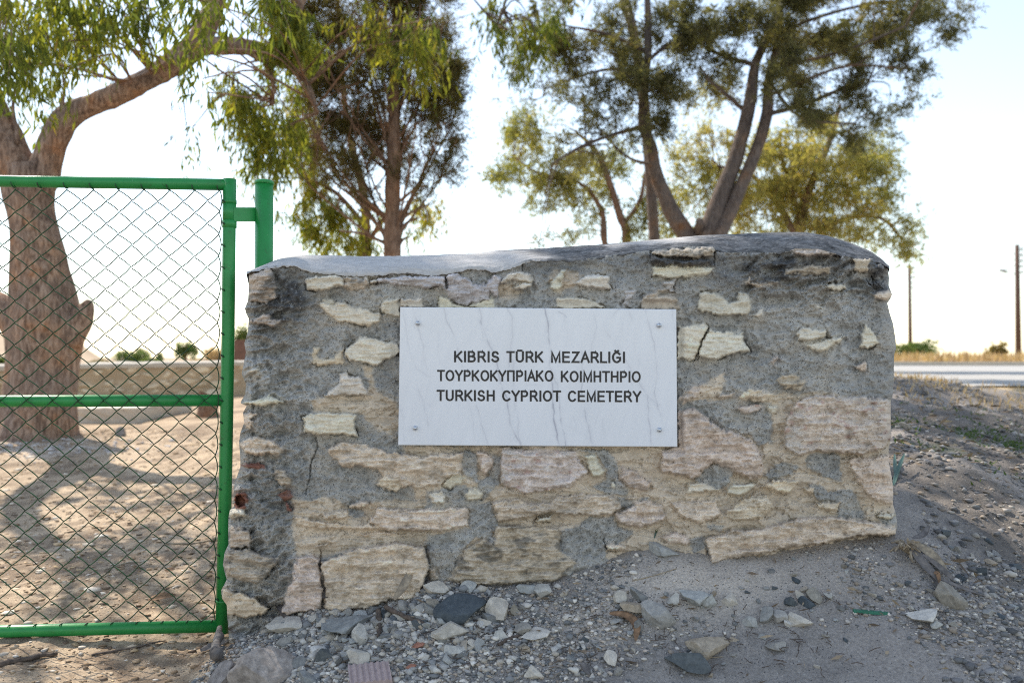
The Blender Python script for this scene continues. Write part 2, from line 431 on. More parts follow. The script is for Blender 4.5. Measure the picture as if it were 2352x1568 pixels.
gx = axis(-2.3, 2.4, 0.012, 2500, 1.07); gy = axis(1.9, 3.4, 0.012, 2500, 1.055)
GX, GY = np.meshgrid(gx, gy)
GZ = gz(GX, GY)
def ground_color(x, y):
    n1 = fbm2(x * 1.3, y * 1.3, 31, 4); n2 = fbm2(x * 6, y * 6, 32, 4); n3 = fbm2(x * 22, y * 22, 33, 3)
    grey = np.array([0.270, 0.245, 0.222]); dust = np.array([0.52, 0.455, 0.385]); tan = np.array([0.48, 0.365, 0.25]); earth = np.array([0.22, 0.16, 0.11]); drytan = np.array([0.46, 0.34, 0.20])
    left = sstep(-0.75, -1.05, x + 0.15 * n2)                      # gate side: brown litter
    k = np.clip(0.5 + 0.8 * n2 + 1.1 * n3 + .5 * n1, 0, 1)[..., None]
    c = grey * (1 + 0.25 * n3[..., None])
    c = c + (np.array([0.36, 0.32, 0.285]) - c) * np.clip(0.3 + n1, 0, 1)[..., None]
    dm = (np.exp(-((x - 0.62) / 0.38) ** 2 - ((y - 2.62) / 0.12) ** 2) + 0.7 * np.exp(-((x - 0.2) / 0.25) ** 2 - ((y - 2.5) / 0.1) ** 2))
    c = c + (dust - c) * np.clip(dm * (0.85 + 0.5 * n2), 0, 1)[..., None]
    lc = earth + (tan - earth) * k
    c = c + (lc - c) * left[..., None]
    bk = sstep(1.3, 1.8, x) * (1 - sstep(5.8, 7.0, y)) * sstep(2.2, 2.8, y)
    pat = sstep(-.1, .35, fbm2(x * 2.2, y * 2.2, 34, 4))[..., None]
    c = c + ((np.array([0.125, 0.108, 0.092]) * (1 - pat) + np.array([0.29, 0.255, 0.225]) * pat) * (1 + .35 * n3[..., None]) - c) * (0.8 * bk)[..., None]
    far = sstep(6, 7.2, y) * sstep(0, 2, x)
    c = c + (drytan * (1 + 0.3 * n3[..., None]) - c) * far[..., None]
    cem = sstep(3.3, 4.2, y) * sstep(1.2, 0.2, x)
    c = c + (lc - c) * cem[..., None]
    beh = sstep(1.7, 0.9, y)  # unseen ground behind the camera, darkened to cut bounced light
    c = c + (np.array([0.20, 0.185, 0.17]) * (1 + .15 * n2[..., None]) - c) * beh[..., None]
    white = (np.exp(-((x + 4.5) / 0.8) ** 2 - ((y - 7.3) / 0.45) ** 2) * sstep(0.0, 0.4, n3 + 0.3 * n2))
    c = c + (np.array([0.55, 0.53, 0.52]) - c) * np.clip(white, 0, .3)[..., None]
    green = np.exp(-((x - 2.7) / 0.7) ** 2 - ((y - 4.3) / 0.45) ** 2) * sstep(0.1, 0.4, n2 + 0.4 * n3)
    c = c + (np.array([0.05, 0.09, 0.03]) - c) * np.clip(green, 0, 0.8)[..., None]
    return np.clip(c, 0.01, 0.9)
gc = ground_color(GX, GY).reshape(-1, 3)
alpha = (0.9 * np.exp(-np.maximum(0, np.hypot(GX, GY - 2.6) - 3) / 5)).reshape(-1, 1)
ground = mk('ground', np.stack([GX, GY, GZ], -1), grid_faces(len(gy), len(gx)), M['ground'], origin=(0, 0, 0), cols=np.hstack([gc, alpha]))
tag(ground, kind='structure')

rx = np.linspace(2.0, 130, 120); ry = np.linspace(7.9, 26.3, 30)
RX, RY = np.meshgrid(rx, ry); RZ = 0.768 + 0 * RX
RX = RX + (RX < 3) * 0.0
RY = RY + 0.12 * np.sin(RX * 0.7) * (np.abs(RY - 17) > 9)
road = mk('road', np.stack([RX, RY, RZ], -1), grid_faces(30, 120), M['asphalt'], origin=(20, 17, 0.77)); tag(road, kind='structure')
kb = MB(); kb.box((11.5, 26.4, 0.70), (60, 26.75, 0.90)); kb_o = kb.build('kerb', M['concrete'], origin=(20, 26.5, 0.75), smooth=False); tag(kb_o, kind='structure')

# far hill on the left
hx = np.linspace(-420, -20, 80); hy = np.linspace(170, 420, 40)
HX, HY = np.meshgrid(hx, hy)
HA = HX / HY * 200
prof = 10.5 * sstep(-99, -113, HA) + 4 * sstep(-113, -150, HA) + 8 * sstep(-150, -230, HA)
HZ = -2 + prof * np.sin(np.clip((HY - 170) / 150, 0, 1) * np.pi / 2) * (1 + 0.25 * fbm2(HX / 40, HY / 40, 5, 4))
hill = mk('hill', np.stack([HX, HY, HZ], -1), grid_faces(40, 80), M['hill'], origin=(-200, 200, 0)); tag(hill, kind='structure')

# ------------------------------------------------------------------ rubble wall: stones traced one by one
CR = dict(A=(900, 950, 1.96), B=(1550, 1150, 1.96), C=(2600, 900, 1.96), D=(850, 1650, 1.845), E=(1700, 1700, 1.96), F=(2600, 1600, 1.96), G=(1600, 900, 2.138))
def poly(crop, s):
    ox, oy, k = CR[crop]
    a = np.array([[float(q) for q in p.split(',')] for p in s.split()])
    return (np.array([ox, oy]) + a / k) * (2352 / 4096)
BEIGE = """
A 1060,1010 1150,1020 1190,1200 1360,1290 1360,1568 1180,1500 1130,1440 1080,1390 700,1370 680,1270 780,1235 1100,1240 1130,1150
D 600,640 720,640 840,610 1000,680 1340,640 1845,690 1845,870 1590,900 1560,1000 1000,1010 790,1070 610,1050 590,850
E -170,165 1000,165 2000,150 2000,1150 1500,1040 1100,1190 900,1250 200,1240 0,850 -60,640
F -30,380 215,380 600,240 950,330 950,-60 1160,-40 1300,-60 1890,0 1950,1150 -30,1300
C 230,1330 400,1250 580,1160 590,1250 560,1360 420,1420 250,1410
C 1030,1300 1150,1370 1100,1568 960,1568 1010,1440
G 840,500 960,500 980,550 1050,570 980,620 840,640
G 1300,390 1540,400 1500,530 1370,580 1290,540 1290,440
"""
GREY = """
F 215,0 640,0 690,120 960,110 950,300 860,370 790,280 690,250 580,210 520,170 450,110 320,60 215,100
F 430,540 500,490 600,510 640,560 640,640 550,690 340,640
F 890,590 1040,480 1150,520 1120,580 960,620
F 1215,470 1260,420 1440,410 1505,440 1500,650 1360,600 1220,520
F 1240,655 1340,660 1400,720 1590,700 1690,880 1680,930 1460,920 1500,800 1310,780
F 300,1080 420,1060 440,1150 340,1210
F 450,965 590,980 560,1030 460,1010
F 1780,930 1930,905 1940,960 1850,985
E 250,220 330,190 400,230 420,430 400,450 300,380 260,300
E 520,250 590,240 580,470 530,500 480,580 420,560 410,430 500,390
E 0,510 120,510 320,460 460,580 350,640 170,640 60,680 0,680
E 350,610 520,600 570,760 540,850 580,940 520,965 490,890 400,870 340,930 290,1000 260,1090 200,1180 130,1240 90,1140 30,1050 20,860 240,820 350,790
E 1050,820 1200,790 1290,720 1480,710 1515,790 1640,840 1510,940 1420,950 1440,1060 1380,1110 1150,1190 1080,1180 1060,1000
E 1170,200 1300,190 1420,200 1500,290 1530,420 1600,510 1590,550 1450,540 1300,480 1400,440 1430,350 1330,230
E 1510,560 1570,570 1760,570 1720,620 1600,660 1530,640
D 1000,700 1050,720 1130,730 1130,770 1040,785 995,760
D 590,1090 700,1100 700,1180 600,1250
"""
STONES = """
A c 16 640,320 700,295 880,300 930,315 935,370 880,385 840,405 740,425 645,410
A w 14 930,310 1060,310 1130,318 1135,365 1085,400 985,418 955,395 932,370
A c 14 1130,318 1228,315 1215,345 1160,362 1135,362
A c 12 745,520 880,500 1000,535 1130,570 1220,610 1215,660 1120,692 1000,675 890,665 860,630 800,600 760,560
A c 8 745,490 820,475 850,490 860,515 780,520
A c 14 1250,490 1375,480 1378,540 1372,620 1290,615 1210,590 1222,545
A c 14 1380,482 1500,472 1555,465 1560,545 1380,545
A c 14 1055,770 1200,790 1368,832 1368,905 1260,960 1200,1008 1080,985 970,970 940,920 945,860 1010,830
A y 4 690,860 745,860 745,890 715,920 770,955 840,945 895,890 930,855 930,985 800,1000 720,1012 685,960
A c 16 890,1065 960,1058 970,1080 1060,1080 1070,1140 1120,1210 1110,1240 990,1230 870,1240 780,1235 850,1180 905,1140
A c 18 660,1385 790,1370 1000,1385 1040,1400 1020,1450 1035,1558 930,1545 760,1540 635,1535 615,1420
A c 22 125,1300 240,1260 350,1235 460,1280 440,1300 330,1315 180,1310
A c 16 165,1045 205,1020 275,1018 270,1040 200,1055
A t 16 150,1390 250,1370 260,1385 200,1420 230,1440 220,1475 160,1490
A w 14 190,290 350,240 400,300 420,400 400,480 310,510 200,500
A w 12 205,650 300,600 400,640 500,650 380,685 210,665
D t 20 200,215 330,180 420,205 500,260 525,290 480,310 400,295 310,315 215,300
D r 8 208,375 300,370 395,390 390,410 280,405 210,395
D w 16 460,420 540,425 580,470 575,530 500,525 455,480
D r 14 165,585 235,575 260,640 235,690 240,715 160,715
D r 10 485,600 545,560 590,600 590,640 540,660 520,630
D r 6 560,670 585,690 580,725 555,715
D c 16 130,715 240,720 245,755 140,765
D w 30 90,1040 160,1010 300,1010 350,1045 480,1060 490,1110 420,1170 380,1220 330,1265 200,1230 110,1200 78,1120
D w 22 125,850 200,840 270,870 290,930 280,1005 140,985 120,920
D y 28 70,1295 220,1330 330,1370 430,1440 390,1480 250,1510 110,1490 60,1380
D t 26 610,1050 700,1045 790,1070 800,1230 815,1350 820,1445 700,1455 560,1500 500,1480 530,1400 545,1300 590,1240 600,1150
D t 30 810,1100 1000,1010 1340,960 1540,990 1590,1080 1590,1180 1570,1270 1480,1370 1300,1400 1100,1460 830,1480 815,1230 795,1150
D p 8 670,1040 710,1040 705,1060 675,1055
D t 12 1595,1160 1640,1155 1655,1200 1655,1265 1600,1250
D t 18 850,270 940,215 1090,225 1300,290 1500,310 1720,300 1845,290 1845,520 1700,540 1400,540 1250,480 1200,420 1100,395 960,405 890,330
D t 12 1200,520 1260,475 1350,480 1400,530 1350,590 1280,570
D c 18 1590,590 1700,580 1725,615 1715,660 1650,675 1600,640
D t 12 1020,680 1150,640 1160,670 1100,710 1030,715
D t 12 815,740 990,710 995,770 820,782
D t 14 735,985 870,960 890,970 750,1005
D t 9 1090,890 1230,880 1360,885 1300,900 1110,910
D t 7 600,760 800,800 1000,830 1300,810 1440,840 1200,870 900,860 620,840
E t 16 -390,650 -180,660 0,660 180,640 340,630 350,790 240,815 0,835 -300,820 -420,760
E t 14 400,205 460,200 520,260 515,340 480,390 440,370 420,280
E k 18 585,180 1180,180 1200,230 1290,370 1270,400 1100,490 900,520 760,530 600,470 590,330
E c 18 1240,240 1310,225 1415,360 1390,395 1330,400 1280,340
E t 14 1530,315 1640,350 1780,440 1750,510 1680,520 1590,470 1530,420
E c 16 315,530 390,480 460,530 440,570 330,590
E t 15 525,600 700,585 860,620 980,610 1020,560 1200,540 1500,540 1540,650 1480,690 1340,715 1180,705 1010,690 900,700 780,720 570,750 560,680
E c 14 840,765 900,725 1000,705 980,745 900,762
E t 16 1485,690 1600,650 1750,600 1880,680 1880,740 1800,770 1690,805 1600,795 1520,740
E w 14 560,790 700,780 1040,800 1050,900 1070,1000 1180,1070 1080,1180 1060,1230 700,1240 300,1260 210,1200 240,1090 330,930 480,880 560,950
E t 12 1420,930 1480,925 1590,960 1560,985 1430,980
E c 8 155,430 240,380 330,400 300,450 210,505 150,480
E t 12 1570,570 1690,555 1660,585 1590,590
E c 8 1455,455 1500,450 1510,475 1480,490 1450,480
C w 18 5,220 150,190 300,175 500,185 495,250 380,265 250,265 100,260
C g 22 5,232 60,265 300,270 480,268 490,300 350,320 150,315 10,290
C c 10 5,325 170,322 400,325 500,340 450,390 320,405 130,410 10,400
C c 12 400,520 480,510 560,550 640,610 680,590 680,525 760,540 790,600 800,640 780,690 700,710 560,700 420,690 375,660 385,590
C c 10 810,700 870,650 900,640 890,700 850,715
C c 14 210,795 420,765 453,810 398,920 368,1060 215,1055
C c 16 461,815 600,830 740,845 735,890 775,980 640,1010 510,1055 385,1030 404,920
C c 14 1140,840 1185,800 1290,810 1375,825 1375,875 1250,905 1175,910
C c 14 1225,935 1350,895 1525,862 1500,910 1420,960 1320,1000 1230,970
C c 10 1690,770 1740,850 1795,920 1790,945 1635,965 1650,900
C c 12 1380,480 1440,460 1540,470 1545,500 1500,520 1390,515
C y 14 1590,270 1730,275 1720,365 1590,365 1600,320
C t 20 1735,560 1800,520 1880,500 1910,545 1880,580 1780,580
C w 14 1120,200 1180,155 1300,170 1470,195 1440,230 1300,240 1150,230
C w 12 1040,340 1250,310 1400,330 1400,375 1250,385 1050,390
C c 6 1275,625 1340,635 1385,655 1320,658
C t 8 740,455 785,410 800,450 990,455 990,480 830,490
C t 14 705,1320 800,1290 900,1290 1000,1310 1015,1345 980,1380 850,1390 700,1370
C k 12 690,1420 780,1400 890,1420 870,1460 740,1480 700,1450
C c 12 910,1410 1000,1395 1010,1440 960,1480 915,1450
C w 10 990,1210 1080,1145 1160,1180 1230,1220 1200,1290 1050,1290
C t 14 535,1350 640,1290 665,1310 640,1360 560,1375
C t 10 235,1350 330,1270 400,1250 410,1310 340,1360 260,1400
C t 6 1610,1110 1680,1070 1690,1150 1640,1150
C t 8 935,1070 1010,1030 1025,1055 960,1078
F k 22 1050,200 1110,80 1150,18 1250,-30 1500,-42 1700,-30 1890,0 1910,290 1820,380 1650,420 1480,400 1260,400 1180,440 1090,410 1050,280
F t 22 220,80 340,60 460,130 530,200 590,230 700,260 800,310 900,440 880,590 800,620 640,560 500,490 430,540 340,630 220,600 90,560 100,400 220,370
F c 16 280,650 400,650 540,690 510,710 350,735 275,735
F c 16 600,710 660,650 830,645 800,690 700,745 620,735
F t 12 860,680 1000,620 1150,640 1100,720 1080,740 960,700
F t 13 150,800 320,775 500,780 550,900 400,970 250,920
F t 13 610,860 740,770 900,740 960,830 880,920 740,940 600,920
F t 12 1300,800 1490,800 1470,865 1380,865 1310,830
F t 28 440,1090 600,1030 900,1000 1200,920 1400,910 1700,950 1960,990 1925,1060 1700,1060 1400,1110 1000,1170 800,1220 480,1280
F c 20 1780,890 1900,880 1940,900 1850,925 1790,915
F t 14 1560,470 1700,450 1860,430 1910,600 1920,820 1750,800 1620,620
F t 10 80,1070 200,1030 320,1070 290,1115 150,1120
F t 12 85,710 120,698 200,710 180,720
F t 10 -120,780 0,800 100,820 110,900 0,960 -100,930
F t 8 1190,690 1290,680 1280,725 1200,730
F t 6 1600,440 1700,470 1690,520 1640,510
G c 15 900,410 1000,392 1080,400 1140,450 1140,485 1050,490 980,470 870,490 860,470
G c 15 965,520 1050,490 1130,485 1125,520 1050,555 980,540
G c 10 1285,510 1380,390 1415,395 1370,490 1380,530 1340,560 1290,545
G c 15 1480,490 1590,435 1700,425 1790,440 1790,500 1815,535 1770,555 1650,550 1530,530
G p 12 390,420 480,410 600,470 620,510 740,500 790,430 870,430 820,630 770,560 750,660 620,660 570,695 480,670 450,650 410,640 390,560
G p 12 -200,440 0,430 390,430 380,560 340,530 0,530 -200,510
G c 8 325,615 400,620 420,660 570,700 690,650 780,610 800,712 325,712
G w 12 2060,610 2200,540 2360,540 2400,720 2060,720
G c 9 1330,620 1500,615 1600,640 1740,680 1755,715 1350,712
G p 8 2230,480 2352,450 2352,570 2300,580 2230,520
G p 6 1920,540 2010,560 1950,640 1980,710 1890,680
"""
CRACKS = """
D 5 765,180 770,270 730,370 715,480 690,600
D 6 800,1010 785,1130 800,1230 820,1290 810,1370 820,1470
C 6 455,808 430,860 398,920 370,1060
D 5 280,880 285,1000 350,1045
D 7 490,1100 440,1150 390,1220
E 6 1400,890 1420,960 1430,980 1500,990
F 8 420,1080 440,1150 470,1240
A 5 935,850 945,920 975,970
A 4 615,1420 635,1535
C 5 510,185 500,300
C 5 1690,430 1760,500 1735,400
G 6 1045,330 1045,390
G 6 2140,230 2150,300
G 5 330,610 325,690
D 7 1570,990 1595,1090 1590,1200 1570,1290
"""
def sdf(poly_, X, Y):
    """Signed distance, positive inside."""
    d2 = np.full(X.shape, 1e12); inside = np.zeros(X.shape, bool)
    n = len(poly_)
    for i in range(n):
        x0, y0 = poly_[i]; x1, y1 = poly_[(i + 1) % n]
        ex, ey = x1 - x0, y1 - y0
        t = np.clip(((X - x0) * ex + (Y - y0) * ey) / (ex * ex + ey * ey + 1e-9), 0, 1)
        d2 = np.minimum(d2, (X - x0 - t * ex) ** 2 + (Y - y0 - t * ey) ** 2)
        c = ((y0 > Y) != (y1 > Y)) & (X < ex * (Y - y0) / (ey if abs(ey) > 1e-9 else 1e-9) + x0)
        inside ^= c
    d = np.sqrt(d2)
    return np.where(inside, d, -d)
def polyline_dist(pl, X, Y):
    d2 = np.full(X.shape, 1e12)
    for i in range(len(pl) - 1):
        x0, y0 = pl[i]; x1, y1 = pl[i + 1]; ex, ey = x1 - x0, y1 - y0
        t = np.clip(((X - x0) * ex + (Y - y0) * ey) / (ex * ex + ey * ey + 1e-9), 0, 1)
        d2 = np.minimum(d2, (X - x0 - t * ex) ** 2 + (Y - y0 - t * ey) ** 2)
    return np.sqrt(d2)

LE = np.array([(572, 600), (572, 629), (571, 668), (569.5, 692), (562, 709), (571, 733), (569.5, 762), (561, 789), (565, 809), (555, 859), (565, 882), (563, 909), (553, 926), (567, 932), (558, 947), (561, 970), (552, 994), (549, 1016), (552, 1050), (552, 1072), (539, 1109), (536, 1134), (538, 1162), (528, 1171), (525, 1187), (524, 1212), (525, 1249), (516, 1268), (512, 1296), (518, 1321), (521, 1330), (508, 1355), (510, 1374), (521, 1389), (522, 1414), (524, 1435), (526, 1480), (528, 1540)])
RE = np.array([(2038, 580), (2039, 616), (2042, 640), (2041, 657), (2049, 676), (2045, 687), (2038, 698), (2044, 722), (2051, 742), (2057, 780), (2058, 801), (2054, 813), (2052, 868), (2049, 917), (2046, 920), (2046, 1003), (2041, 1036), (2041, 1059), (2048, 1094), (2052, 1130), (2051, 1159), (2058, 1179), (2060, 1194), (2061, 1209), (2057, 1226), (2052, 1244), (2052, 1540)])
CE = np.array([(560, 631), (572, 629), (605, 616), (663, 610), (681, 614), (722, 629), (766, 631), (824, 634), (883, 633), (919, 626), (990, 634), (1040, 627), (1091, 616), (1134, 628), (1169, 620), (1200, 606), (1214, 600), (1322, 600), (1430, 585), (1494, 578), (1581, 568), (1640, 570), (1650, 582), (1740, 584), (1815, 580), (1826, 574), (1880, 575), (1926, 587), (1962, 596), (2003, 596), (2035, 613), (2050, 616)], float)
SIL = np.array([(560, 626), (572, 622), (590, 614), (640, 594), (680, 585), (740, 586), (830, 588.5), (900, 588), (1000, 585.5), (1100, 581.5), (1142, 574.5), (1241, 570.5), (1322, 565), (1389, 561), (1456, 554.5), (1551, 546), (1620, 540), (1700, 537), (1800, 533), (1850, 533.5), (1900, 541), (1950, 556), (2000, 577), (2030, 598), (2041, 612), (2050, 618)], float)

D0 = 2.74
nr, nc = 440, 770
vv = np.linspace(0, 1, nr)[:, None]; uu = np.linspace(0, 1, nc)[None]
Xn = 515 + uu * (2055 - 515)
top = np.interp(Xn, CE[:, 0], CE[:, 1]) - 3
Y = top + vv * (1520 - top)
l = np.interp(Y, LE[:, 1], LE[:, 0]); r = np.interp(Y, RE[:, 1], RE[:, 0])
X = l + uu * (r - l)
top2 = np.interp(X, CE[:, 0], CE[:, 1]) - 3
Y = top2 + vv * (1520 - top2)
wx = X + 7.0 * fbm2(X / 26, Y / 26, 41, 4) + 2.4 * vn2(X / 6, Y / 6, 47)
wy = Y + 5.0 * fbm2(X / 26, Y / 26, 43, 4) + 2.0 * vn2(X / 6, Y / 6, 48)

n_big = fbm2(X / 120, Y / 120, 1, 4); n_mid = fbm2(X / 30, Y / 26, 2, 5, 0.58); n_fine = fbm2(X / 9, Y / 9, 3, 3)
n_lay = fbm2(X / 70, Y / 9, 4, 5, 0.6); n_grain = vn2(X / 3.1, Y / 3.1, 6)
ridge = 1 - np.abs(fbm2(X / 60 + .5 * n_big, (Y + .25 * X) / 24 + 1.2 * n_big, 8, 4)) * 1.3
terr = np.floor(3.5 * fbm2(X / 80 + .2 * n_mid, Y / 24, 9, 4) + .25 * n_fine) / 3.5
# cement: lumpy, with ridged drips on the upper left and right
leftness = sstep(760, 600, X) + sstep(1640, 1760, X) * sstep(760, 640, Y)
hg = 0.012 * terr + 0.010 * n_big + 0.014 * n_mid + 0.008 * n_fine + 0.0012 * n_grain + (0.008 * n_mid + 0.030 * (ridge - 0.75) * 2 + 0.007 * n_fine + 0.002 * n_grain) * np.clip(leftness, 0, 1)
hb = 0.006 * n_big + 0.010 * n_mid + 0.0032 * n_fine + 0.005 * n_lay + 0.0008 * n_grain + 0.026 * terr
grey = np.array([0.375, 0.362, 0.335]); beige = np.array([0.60, 0.50, 0.385])
cg = grey * (1 + 0.22 * n_mid + 0.24 * n_fine + 0.14 * n_big + 0.10 * n_grain)[..., None]
warm = sstep(0.02, 0.4, fbm2(X / 55, Y / 40, 51, 4))[..., None]
cg = cg * (1 - 0.55 * warm) + np.array([0.47, 0.425, 0.36]) * 0.55 * warm
cb = beige * (1 + 0.20 * n_mid + 0.16 * n_fine + 0.14 * n_big + 0.14 * n_lay + 0.06 * n_grain)[..., None]
mb = np.zeros_like(X)
def lines(s): return [q.split(' ') for q in s.strip().split('\n')]
for q in lines(BEIGE):
    mb = np.maximum(mb, sstep(-4, 5, sdf(poly(q[0], ' '.join(q[1:])), wx, wy)))
mg = np.zeros_like(X)
for q in lines(GREY):
    s_ = sdf(poly(q[0], ' '.join(q[1:])), wx, wy)
    mb = mb * (1 - sstep(-2.5, 3, s_)); mg = np.maximum(mg, sstep(-2.5, 3, s_))
H = hg * (1 - mb) + hb * mb + 0.006 * mg
Cc = cg * (1 - mb[..., None]) + cb * mb[..., None]
GR = (1 - mb) * 0.8 + 0.04                                            # grit strength
TY = dict(c=(0.75, 0.675, 0.54), y=(0.70, 0.585, 0.41), t=(0.73, 0.60, 0.47), k=(0.72, 0.60, 0.50), w=(0.57, 0.475, 0.375), r=(0.29, 0.135, 0.10), g=(0.11, 0.11, 0.105), p=(0.60, 0.56, 0.525))
HMAX = np.ones_like(X)
inpl = sstep(-6, 10, sdf(np.array([(900, 690), (1568, 690), (1572, 1040), (898, 1036)]), X, Y))
for k_, q in enumerate(lines(STONES)):
    pl = poly(q[0], ' '.join(q[3:])); typ = q[1]; hh = float(q[2]) / 1000 * 1.9 + 0.004
    x0, y0 = pl.min(0) - 14; x1, y1 = pl.max(0) + 14
    m_ = (X > x0) & (X < x1) & (Y > y0) & (Y < y1)
    if not m_.any(): continue
    xs, ys = X[m_], Y[m_]
    s_ = sdf(pl, wx[m_], wy[m_]) - (1.0 if typ in 'cy' else 3.0) * np.clip(n_mid[m_] + 0.6 * n_big[m_], -0.3, 1.5) * 2.2
    sz = min(x1 - x0, y1 - y0)
    edge = min(4.0, 0.2 * sz)
    soft = typ in 'twk'
    prof = sstep(-1.5, edge, s_) if not soft else sstep(-2.0, edge, s_ + 3 * n_mid[m_] + 1.5 * n_fine[m_])
    cm = sstep(-1.4, 2.0, s_) if not soft else sstep(-2.0, 3.0, s_ + 3.5 * n_mid[m_] + 2 * n_fine[m_])
    cx, cy = pl.mean(0)
    tx, ty = rng.normal(0, 0.06, 2) * hh / 40
    lay = fbm2((xs + 0.15 * ys) / 55, ys / 7.5, 100 + k_, 4, 0.6); lump = fbm2(xs / 26, ys / 22, 200 + k_, 4, 0.6)
    facet = np.floor(3.2 * fbm2(xs / 48, ys / 17, 300 + k_, 3)) / 3.2
    if typ in 'cy': dz = 0.009 * lay + 0.007 * lump + 0.009 * facet
    elif typ in 'tk': dz = 0.012 * lay + 0.020 * lump + 0.018 * facet + 0.002 * n_fine[m_]
    else: dz = 0.017 * lay + 0.013 * lump + 0.016 * facet + 0.002 * n_fine[m_]
    hs = hh * 0.95 + tx * (xs - cx) + ty * (ys - cy) + dz
    hm = H[m_]
    H[m_] = hm * (1 - prof) + hs * prof
    groove = np.exp(-((s_ + 1.0) / 1.8) ** 2) * sstep(0.05, 0.40, fbm2(xs / 30, ys / 30, 400 + k_, 3) + 0.35 * (ys - cy) / max(y1 - y0, 1)) * (0.020 if typ in 'cyp' else 0.008)
    H[m_] -= groove
    base = np.array(TY[typ]) * (1 + rng.normal(0, 0.04)) * np.array([1, 1 + rng.normal(0, 0.012), 1 + rng.normal(0, 0.03)])
    var = 0.16 * lay + 0.16 * lump + 0.12 * n_fine[m_] + 0.07 * n_grain[m_]
    if typ in 'tkw': var = var * 1.5
    c_ = base * (1 + var)[:, None]
    crevice = np.exp(-(lay / 0.05) ** 2) * sstep(0.0, 0.4, lump) * (0.34 if typ in 'cw' else 0.24)  # crevice darkness put into the colour along the layers
    c_ = c_ * (1 - crevice[:, None] * np.array([0.9, 1.0, 1.1]))
    if typ in 'wk' or (typ == 't' and sz > 70):
        amt = 0.7 if typ == 'w' else (0.12 if typ == 'k' else 0.28)
        st_ = sstep(0.08, 0.42, fbm2(xs / 34, ys / 16, 500 + k_, 4, 0.6)) * amt
        c_ = c_ * (1 - st_[:, None]) + np.array([0.13, 0.12, 0.105]) * st_[:, None]
    if typ == 'k':
        pk = sstep(0.38, 0.6, fbm2(xs / 16, ys / 11, 600 + k_, 3)) * 0.45
        c_ = c_ * (1 - pk[:, None]) + np.array([0.42, 0.20, 0.17]) * pk[:, None]
        wh = sstep(0.2, 0.5, fbm2(xs / 30, ys / 22, 640 + k_, 3)) * 0.5
        c_ = c_ * (1 - wh[:, None]) + np.array([0.62, 0.56, 0.49]) * wh[:, None]
    halo = 0.55 * sstep(-16, -1, s_) * sstep(-.25, .35, n_mid[m_] + .5 * n_big[m_])
    Cc[m_] = Cc[m_] * (1 - halo[:, None]) + (0.5 * Cc[m_] + 0.5 * base * np.array([.86, .84, .82])) * halo[:, None]
    Cc[m_] = Cc[m_] * (1 - cm[:, None]) + c_ * cm[:, None]
    GR[m_] = GR[m_] * (1 - cm)
# holes and cracks
hole = sdf(poly('D', '172,620 205,605 243,645 235,685 200,695 172,670'), X, Y)
hm_ = sstep(-1.5, 1.5, hole); H = H * (1 - hm_) - 0.10 * hm_
for q in lines(CRACKS):
    wd = float(q[1]) * 0.28
    d_ = polyline_dist(poly(q[0], ' '.join(q[2:])), X + 2.2 * vn2(X / 9, Y / 9, 71) + 1.2 * vn2(X / 4, Y / 4, 72), Y)
    H -= 0.022 * np.exp(-(d_ / wd) ** 2)
cav = sstep(0.52, 0.7, fbm2(X / 13, Y / 8, 73, 3)) * (0.3 + np.clip(leftness, 0, 1)); H -= 0.006 * cav
# lichen and soot stains that belong to the surface (upper corners, under the coping)
def blob(cx, cy, rx_, ry_): return np.exp(-((X - cx) / rx_) ** 2 - ((Y - cy) / ry_) ** 2)
lich = 0.95 * blob(672, 668, 48, 55) + 0.85 * blob(630, 725, 45, 45) + 0.7 * blob(1760, 632, 150, 42) + 0.9 * blob(2020, 640, 32, 40) + 0.7 * blob(1300, 612, 130, 20) + 0.75 * blob(1560, 596, 120, 16) + 0.75 * blob(2010, 970, 55, 75) + 0.5 * blob(1880, 600, 140, 20) + 0.4 * blob(890, 860, 25, 60) + 0.5 * blob(1265, 1160, 60, 40) + 0.5 * blob(560, 1275, 40, 22) + 0.3 * blob(640, 1150, 60, 60)
lm = np.clip(lich * (0.75 + 1.3 * n_mid + 0.8 * n_fine), 0, 0.92) * (1 - 0.6 * (Cc[..., 0] > 0.5))
Cc = Cc * (1 - lm[..., None]) + np.array([0.070, 0.070, 0.072]) * lm[..., None]
spk = sstep(0.62, 0.78, vn2(X / 4.2, Y / 4.2, 77)) * sstep(0.2, 0.6, lm); Cc = Cc * (1 - 0.6 * spk[..., None]) + 0.36 * 0.6 * spk[..., None]
# pale dust on the lowest courses
dst = sstep(1240, 1340, Y) * sstep(0.0, 0.6, n_mid + 0.2) * 0.3; Cc = Cc * (1 - dst[..., None]) + np.array([0.40, 0.345, 0.28]) * dst[..., None]
H = H * (1 - inpl) + np.minimum(H, 0.011) * inpl
H = np.clip(H, -0.06, 0.075)
# rounding to the two ends
endl = (X - l) / 12; endr = (r - X) / 12
H = H - 0.05 * (np.exp(-np.clip(endl, 0, 9) ** 1.2 * 1.6) + np.exp(-np.clip(endr, 0, 9) ** 1.2 * 1.6))
Dp = D0 - H
V = P(X, Y, Dp); Cw = np.concatenate([np.clip(Cc, 0.01, 0.85), GR[..., None]], -1)
